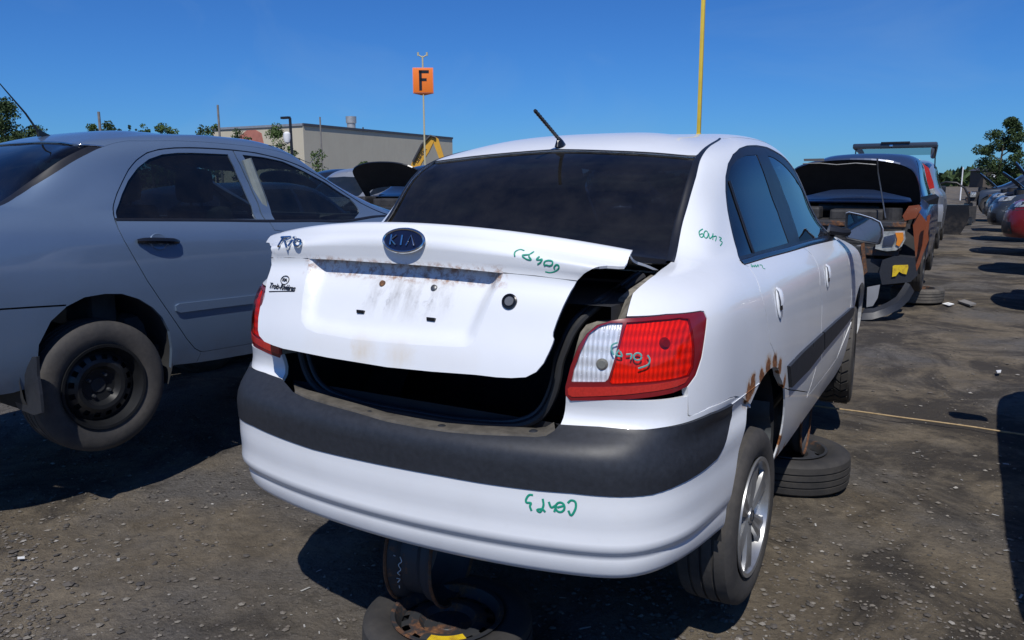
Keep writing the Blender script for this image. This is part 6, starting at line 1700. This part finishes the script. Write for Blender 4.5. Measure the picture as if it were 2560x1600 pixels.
    if not strip:
        sp_(ii((14.4, 3.7), (16, 3.7), (16, 4.7), (14.5, 4.6)), 'grille', 'trim_black', off=.004, flange=.004, res=.09)
        sp_(ii((14.1, .9), (16, .9), (16, 2.2), (14.2, 2.1)), 'lower_intake', 'trim_black', off=.004, flange=.004, res=.09)
        for lf in (False, True): ribbon(S, smooth_line(ii((13.3, .3), (13.35, 2.5), (13.6, 3.6), (14.5, 3.5), (16, 3.5)), 3), 'bumper_seam', 'seam_dark', root, width=.010, height=.002, left=lf)
    if strip:                                  # nose cover gone: radiator, cross members, loose lamps
        yn = S.P((S.umax, S.v(2)))[0][1]
        q = MB(); q.box((0, yn-.18, .52), (.72, .05, .44))
        for k in range(12): q.box((0, yn-.152, .33+.035*k), (.70, .006, .012))
        q.build('radiator', 'engine_bits', root, smooth=False)
        q = MB(); q.bbox((0, yn-.10, .45), (1.25, .07, .10), .01); q.bbox((0, yn-.14, .76), (1.35, .07, .06), .01)
        for x in (-.5, .5): q.bbox((x, yn-.25, .5), (.08, .4, .12), .01)
        q.build('cross_member', 'rusty_black', root, smooth=False)
        q = MB(); V = []
        for k in range(13):
            a = -1+2*k/12; V.append([(a*.80, yn-.02-.28*a*a+.02*math.sin(5*a), z) for z in (.20, .27, .36)])
        q.grid(np.array(V)); q.build('lower_valance', 'black_plastic', root)
        if hl:
            for sx_ in (-1, 1):
                q = MB(); q.bbox((sx_*.56, yn-.26, .68), (.34, .2, .19), .04); q.build('headlamp', 'lamp_haze', root)
    if hood_open or not hood:
        q = MB(); q.box((0, wb+.15, .62), (1.25, .9, .34)); q.bbox((-.1, wb+.1, .84), (.6, .5, .14), .03); q.bbox((.42, wb+.25, .86), (.22, .3, .16), .03); q.cyl((-.5, wb+.3, .75), (-.5, wb+.3, .93), .1); q.cyl((-.3, wb-.2, .9), (.4, wb-.1, .92), .05)
        q.build('engine', 'engine_bits', root, smooth=False)
    for sx_, y in ((1, 0), (-1, 0), (1, wb), (-1, wb)):
        e = wheel_steel(root, (sx_*.73*nk.get('sx', 1), y, .24), rot=(0, 0, 0 if sx_ > 0 else math.pi), Ro=.32, slots=10, tmat='tyre')
        q = MB(); q.cyl((sx_*.45, y, .34), (sx_*.80*nk.get('sx', 1), y, .34), .36, seg=20); q.build('wheel_house', 'underbody', root)
    q = MB(); q.box((0, wb/2, .28), (1.4, wb-.75, .10)); q.box((0, -.5, .4), (1.2, .5, .2)); q.box((0, wb/2, .62), (1.38, wb-.9, .55)); q.build('floor_pan', 'underbody', root, smooth=False)
    return root, S
def hazy_lamp():
    t = NT('lamp_haze'); b = t.bsdf((.45, .47, .45), .15, .2, Coat_Weight=.6); co = t.coord(); n = t.noise(14, 5, .6, co)
    t.link(t.ramp(n.outputs['Fac'], [(.35, (.2, .22, .22)), (.6, (.5, .52, .5)), (.8, (.75, .76, .74))]), b.inputs['Base Color'])
hazy_lamp()
plain('amber_plastic', (.72, .25, .03), .2, Coat_Weight=.5)
sq = lambda px, d: ground_at(px, d)

gp = lambda px, y: on_y(px, 470, y)[0]          # x of a pixel column at a given y
# --- left background: a row of cars facing us
LG = 'scrapped cars behind the grey-blue sedan'
bgcar('silver sedan parked beyond the grey-blue sedan', (-8.55, 10.3), 180, 'silver_paint', lift=.32, group=LG, glassm='glass_smoke')
bgcar('black car with a tall raised hood in front of the warehouse', (-6.75, 10.2), 178, 'black_paint', hood_open=52, strip=True, lift=.36, group=LG)
bgcar('black car with its hood up, left of the silver sedan', (-10.2, 11.6), 182, 'black_paint', hood_open=46, strip=True, lift=.34, group=LG)
bgcar('dark blue hatchback just left of the white sedan\'s roof', (-6.6, 16.4), 150, 'dark_blue_paint', hatch=1.0, lift=.36, group=LG)
bgcar('pale grey car half hidden behind the raised black hood', (-8.9, 17.6), 180, 'silver_paint', lift=.3, group=LG)
bgcar('dark sedan beyond the grey-blue sedan, glimpsed through its windows', (-4.74, 1.7), 4, 'dark_blue_paint', lift=.06, group=LG)
# --- right: a car out of sight that throws its shadow into the picture
bgcar('silver car just outside the right edge, seen only by its shadow', (2.80, .35), 0, 'silver_paint', lift=.26, group='scrapped cars in the right-hand row')
q = MB(); q.bbox((-.93, 2.05, 1.02), (.20, .10, .14), .03); q.build('door_mirror', 'black_plastic', bpy.data.objects[[o.name for o in bpy.data.objects if o.get('label', '').startswith('silver car just outside')][0]])
RG_ = 'scrapped cars in the right-hand row'
bgcar('red car cut off by the right edge, its broad shadow on the dirt', (5.42, 8.7), -90, 'red_dark_paint', hood_open=66, lift=.38, group=RG_)
bgcar('dark red car with one clear headlamp in the right-hand row', (5.3, 12.9), -88, 'red_dark_paint', hood_open=66, lift=.38, hatch=1, group=RG_)
bgcar('dark navy hatchback in the right-hand row behind the red cars', (5.15, 17.0), -91, 'navy_paint', hood_open=64, lift=.38, hatch=1, group=RG_)
bgcar('black saloon in the right-hand row beyond the navy hatchback', (5.15, 21.2), -89, 'black_paint', hood_open=64, lift=.38, group=RG_)
bgcar('black car deep in the right-hand row under the lone tree', (5.15, 25.6), -92, 'black_paint', hood_open=50, strip=True, lift=.30, group=RG_)
bgcar('farthest dark car at the end of the right-hand row', (4.6, 32.5), -92, 'navy_paint', hood_open=52, strip=True, lift=.30, group=RG_)
# --- orange car with its hood up ahead of the white sedan
OG = 'scrapped cars beyond the white sedan'
A_, AS = bgcar('dark blue car with a torn orange wing and its hood up, facing the camera', (.08, 10.75), 180, 'dark_blue_paint', hood_open=50, strip=True, hl=False, lift=.26, belt=1.03, roof=1.62, sx=1.05, group=OG)
aM = np.array(Matrix.Translation((.08, 10.75, .26))@Matrix.Rotation(math.pi, 4, 'Z')); aI = np.linalg.inv(aM)
def al(p): return aI[:3, :3]@np.asarray(p)+aI[:3, 3]
def a_plate(px, y, th, name, mat, parent=None):
    """a solid plate standing at world distance y, outline given in photo pixels"""
    P = np.array([al(on_y(a, b, y if not hasattr(y, '__len__') else y[i])) for i, (a, b) in enumerate(px)]); n = len(P); m = MB()
    m.add(np.concatenate([P, P-[0, th, 0]]), [tuple(range(n)), tuple(range(2*n-1, n-1, -1))]+[(i, (i+1) % n, n+(i+1) % n, n+i) for i in range(n)])
    return m.build(name, mat, parent or A_, smooth=False)
lampA = a_plate([(2188, 622), (2192, 592), (2206, 579), (2262, 577), (2264, 598), (2254, 616), (2240, 626), (2215, 628)], 7.28, .14, 'headlamp', 'lamp_haze')
a_plate([(2238, 582), (2258, 581), (2259, 598), (2248, 616), (2240, 612), (2243, 598)], 7.262, .03, 'indicator_lens', 'amber_plastic', lampA)
a_plate([(2210, 592), (2236, 586), (2238, 600), (2232, 614), (2206, 616)], 7.265, .03, 'lamp_bowl', 'chrome', lampA)

a_plate([(2178, 560), (2275, 560), (2275, 572), (2180, 574)], 7.45, .05, 'tie_bar', 'engine_bits')
a_plate([(2152, 610), (2160, 606), (2168, 680), (2158, 690)], 7.35, .05, 'lamp_bracket', 'rusty_heavy')
a_plate([(2136, 616), (2152, 612), (2158, 672), (2148, 676)], 7.42, .03, 'cooler_core', 'galvanised')
a_plate([(2206, 650), (2236, 640), (2286, 645), (2292, 690), (2276, 705), (2205, 712), (2198, 680)], 7.32, .25, 'inner_arch', 'black_plastic')
a_plate([(2232, 665), (2236, 663), (2270, 662), (2271, 668), (2266, 686), (2256, 684), (2248, 679), (2240, 690), (2230, 692), (2231, 684)], 7.30, .006, 'warning_sticker', 'sticker_yellow')
a_plate([(2168, 718), (2200, 712), (2194, 745), (2182, 765), (2166, 768)], 7.1, .02, 'splash_panel', 'galvanised')
a_plate([(2282, 560), (2296, 528), (2318, 556), (2322, 600), (2306, 640), (2290, 660), (2286, 610)], 7.55, .02, 'bent_wing', 'orange_paint')
a_plate([(2256, 540), (2272, 515), (2298, 512), (2304, 520), (2290, 545), (2262, 552)], 7.5, .03, 'bent_wing', 'orange_paint')
a_plate([(2318, 540), (2326, 536), (2318, 600), (2300, 660), (2286, 690), (2280, 688), (2298, 640), (2312, 590)], 7.4, .03, 'bent_wing', 'orange_paint')
# torn bumper cover drooping to the ground
m = MB(); rows = []
for (a, b, y), (c, d, y2) in (((2152, 800, 6.72), (2160, 772, 6.95)), ((2180, 799, 6.72), (2186, 770, 6.95)), ((2215, 789, 6.80), (2216, 757, 7.0)), ((2248, 774, 6.95), (2240, 742, 7.1)), ((2272, 752, 7.15), (2254, 722, 7.2)), ((2286, 728, 7.4), (2266, 702, 7.35))):
    rows.append([al(on_y(a, b, y)), al(on_y((a+c)/2, (b+d)/2-3, (y+y2)/2-.06)), al(on_y(c, d, y2))])
m.grid(np.array(rows)); m.build('bumper_cover', 'black_plastic', A_)
m = MB(); pr_ = [al(on_y(*p)) for p in ((2193, 396, 7.62), (2195, 430, 7.7), (2205, 490, 7.7), (2214, 545, 7.6))]; m.tube(pr_, .008, 6); m.build('hood_prop', 'steel_dull', A_)
m = MB(); m.tube([al(on_y(*p)) for p in ((2007, 409, 7.68), (2050, 408, 7.68), (2092, 412, 7.68), (2140, 408, 7.68), (2190, 412, 7.68))], .007, 6); m.build('hood_wire', 'steel_dull', A_)
a_plate([(2009, 397), (2060, 396), (2061, 403), (2010, 403)], 7.62, .004, 'hood_label', 'wire_grey')
m = MB(); pm_ = [al(on_y(*p)) for p in ((2288, 495, 8.6), (2338, 485, 8.7), (2347, 492, 8.7), (2344, 510, 8.7), (2290, 514, 8.6))]; n_ = len(pm_); pm_ = np.array(pm_)
m.add(np.concatenate([pm_, pm_-[0, .12, 0]]), [tuple(range(n_)), tuple(range(2*n_-1, n_-1, -1))]+[(i, (i+1) % n_, n_+(i+1) % n_, n_+i) for i in range(n_)]); m.build('door_mirror', 'gloss_black', A_, smooth=False)
wheel_steel(A_, tuple(al(on_z(2292, 735, .09))), Ro=.31, w=.18, rot=(0, R(-90), 0), tmat='tyre_dusty', mat='rusty_black', nuts=False, name='stand_tyre')
# --- silver sport utility car beyond, tailgate up
B_, BS = bgcar('silver sport utility car with red lamps and its tailgate raised', (.02, 15.3), 0, 'silver_paint', hatch=1.0, hatch_open=1, belt=1.08, roof=1.70, lift=.24, rear=.95, sx=1.06, lamps=False, group=OG)
bO = np.array([.02, 15.3, .24])
bl_ = lambda px, py, y: on_y(px, py, y)-bO
for sx_ in (1, -1):
    mx = np.array([sx_, 1, 1]); P = [(2306, 408), (2322, 420), (2333, 455), (2336, 470), (2318, 474), (2312, 440)]
    A1 = np.array([bl_(a, b, 14.46) for a, b in P]); n = len(A1); q = MB(); q.add(np.concatenate([A1, A1+[0, .10, 0]])*mx, [tuple(range(n)), tuple(range(2*n-1, n-1, -1))]+[(i, (i+1) % n, n+(i+1) % n, n+i) for i in range(n)]); tl_ = q.build('tail_lamp', 'lens_red_bright', B_, smooth=False)
    P = [(2318, 474), (2336, 471), (2338, 490), (2322, 494)]; A1 = np.array([bl_(a, b, 14.46) for a, b in P]); q = MB(); q.add(np.concatenate([A1, A1+[0, .10, 0]])*mx, [(0, 1, 2, 3), (7, 6, 5, 4)]+[(i, (i+1) % 4, 4+(i+1) % 4, 4+i) for i in range(4)]); q.build('reversing_lens', 'lamp_haze', tl_, smooth=False)
c0 = bl_(2328, 548, 14.33); disc_stack(c0, np.array([0, -1., 0]), [(0, .06), (.03, .06), (.034, .05), (.034, .001)], 'fog_reflector', 'lens_red_bright', B_)
q = MB(); V = []
for k in range(15):
    a = -1+2*k/14; yb = -.93+.16*a**4; V.append([(a*.90, yb+.08, .82), (a*.91, yb-.02, .78), (a*.92, yb-.05, .66), (a*.91, yb-.03, .50), (a*.86, yb+.06, .40)])
q.grid(np.array(V)); q.build('rear_bumper', 'silver_paint', B_)
# tailgate: frame, glass, handle bar
tg = lambda x, y, z: np.array([x, y, z])
z_f, z_h = 1.93, 1.74
e = MB(); e.bbox((0, -.88, z_f), (1.46, .22, .10), .03); tgo = e.build('tailgate', 'navy_paint', B_)
for x in (-.68, .68):
    e = MB(); e.tube([(x, -.85, z_f-.01), (x*.97, -.35, (z_f+z_h)/2+.03), (x*.93, .05, z_h)], [.06, .055, .05], 8); e.build('tailgate_pillar', 'navy_paint', tgo)
    e = MB(); e.tube([(x*1.02, -.75, z_f-.06), (x*1.04, -.70, 1.50)], .012, 6); e.build('gas_strut', 'trim_black', tgo)
e = MB(); e.add([(-.64, -.78, z_f+.0), (.64, -.78, z_f+.0), (.62, .0, z_h+.03), (-.62, .0, z_h+.03)], [(0, 1, 2, 3)]); e.build('tailgate_glass', 'glass_clear', tgo, smooth=False)
e = MB(); e.bbox((.02, -.99, z_f+.05), (.5, .05, .04), .01); e.build('tailgate_garnish', 'trim_black', tgo)
e = MB(); e.bbox((-.05, -.995, z_f-.01), (.06, .02, .05), .008); e.build('tailgate_latch', 'chrome', tgo)
# --- white van far behind, hatch up, front door open
V_, VS = bgcar('white van with its tailgate raised behind the silver sport utility car', (-.75, 25.5), 2, 'van_white', hatch=1.0, hatch_open=1, belt=1.05, roof=1.75, lift=.2, rear=1.0, sx=1.05, lamps=False, group=OG)
q = MB(); V = []
for k in range(9):
    a = k/8; V.append([(x, -.75-.55*math.sin(a*1.5), 1.80+.42*a-.55*a**3) for x in (-.75, -.4, 0, .4, .75)])
q.grid(np.array(V)); q.build('raised_tailgate', 'van_white', V_)
vO = np.array([-.75, 25.5, .2])
dp = lambda px, py, y: on_y(px, py, y)-vO
P = [(2352, 512), (2430, 512), (2432, 540), (2424, 562), (2405, 590), (2356, 604)]
A1 = np.array([dp(a, b, 23.2) for a, b in P]); n = len(A1); q = MB(); q.add(np.concatenate([A1, A1+[0, .12, 0]]), [tuple(range(n)), tuple(range(2*n-1, n-1, -1))]+[(i, (i+1) % n, n+(i+1) % n, n+i) for i in range(n)]); dr = q.build('open_door', 'black_paint', V_, smooth=False)
q = MB(); q.tube([dp(a, b, 23.25) for a, b in ((2352, 510), (2352, 462), (2372, 455), (2400, 457), (2420, 470), (2429, 490), (2430, 510))], .028, 8); q.build('window_frame', 'trim_black', dr)
q = MB(); c1 = dp(2360, 475, 23.1); q.bbox(c1, (.26, .10, .24), .04); q.build('door_mirror', 'trim_black', dr)
# junk lying in the gap
def junk(label, px, py, size, mat, name, cat, rz=0.0, tilt=0.0):
    p = on_z(px, py, 0); t_ = thing(name, label, cat, tuple(p), (R(tilt), 0, R(rz)))
    q = MB(); V = []
    for k in range(11):
        a = -1+2*k/10; V.append([(a*size[0]/2, size[1]*(.9*a*a-.4), z) for z in (.02, size[2]*.6, size[2])])
    q.grid(np.array(V)); q.build('shell', mat, t_); q = MB(); q.bbox((0, -.1*size[1], size[2]*.45), (size[0]*.7, size[1]*.5, size[2]*.5), .03); q.build('core', 'engine_bits', t_); return t_
junk('torn grey bumper with a red lamp lying beyond the silver car', 2355, 580, (1.1, .5, .45), 'black_plastic', 'torn_bumper', 'bumper', 20)
junk('heap of crushed engine parts in front of the open door', 2385, 556, (1.2, .6, .6), 'engine_bits', 'engine_heap', 'engine', -30)
junk('dark bumper lying flat on the dirt beside the right-hand row', 2415, 562, (1.5, .4, .25), 'black_plastic', 'torn_bumper', 'bumper', 80)
junk('low black bumper shell far down the gap', 2400, 540, (1.2, .5, .3), 'black_plastic', 'torn_bumper', 'bumper', 10)
# pole and small house on the horizon
pole('thin white pole beyond the open door', 2403, 60, 424, .05, 'lamp_white')
hb = ground_at(2462, 170); hs = thing('house', 'tiny brown house on the horizon left of the lone tree', 'building', tuple(hb), (0, 0, YAW))
q = MB(); q.box((0, 0, 1.8), (4.0, 5, 3.6)); q.build('wall', 'bark', hs, smooth=False)
q = MB(); q.prism([(-2.4, 3.55), (2.4, 3.55), (0, 4.4)], 'y', -2.8, 2.8); q.build('roof', 'flashing', hs, smooth=False)
q = MB(); q.box((0, -2.55, 2.2), (1.4, .1, 1.0)); q.build('window', 'lamp_white', hs, smooth=False)
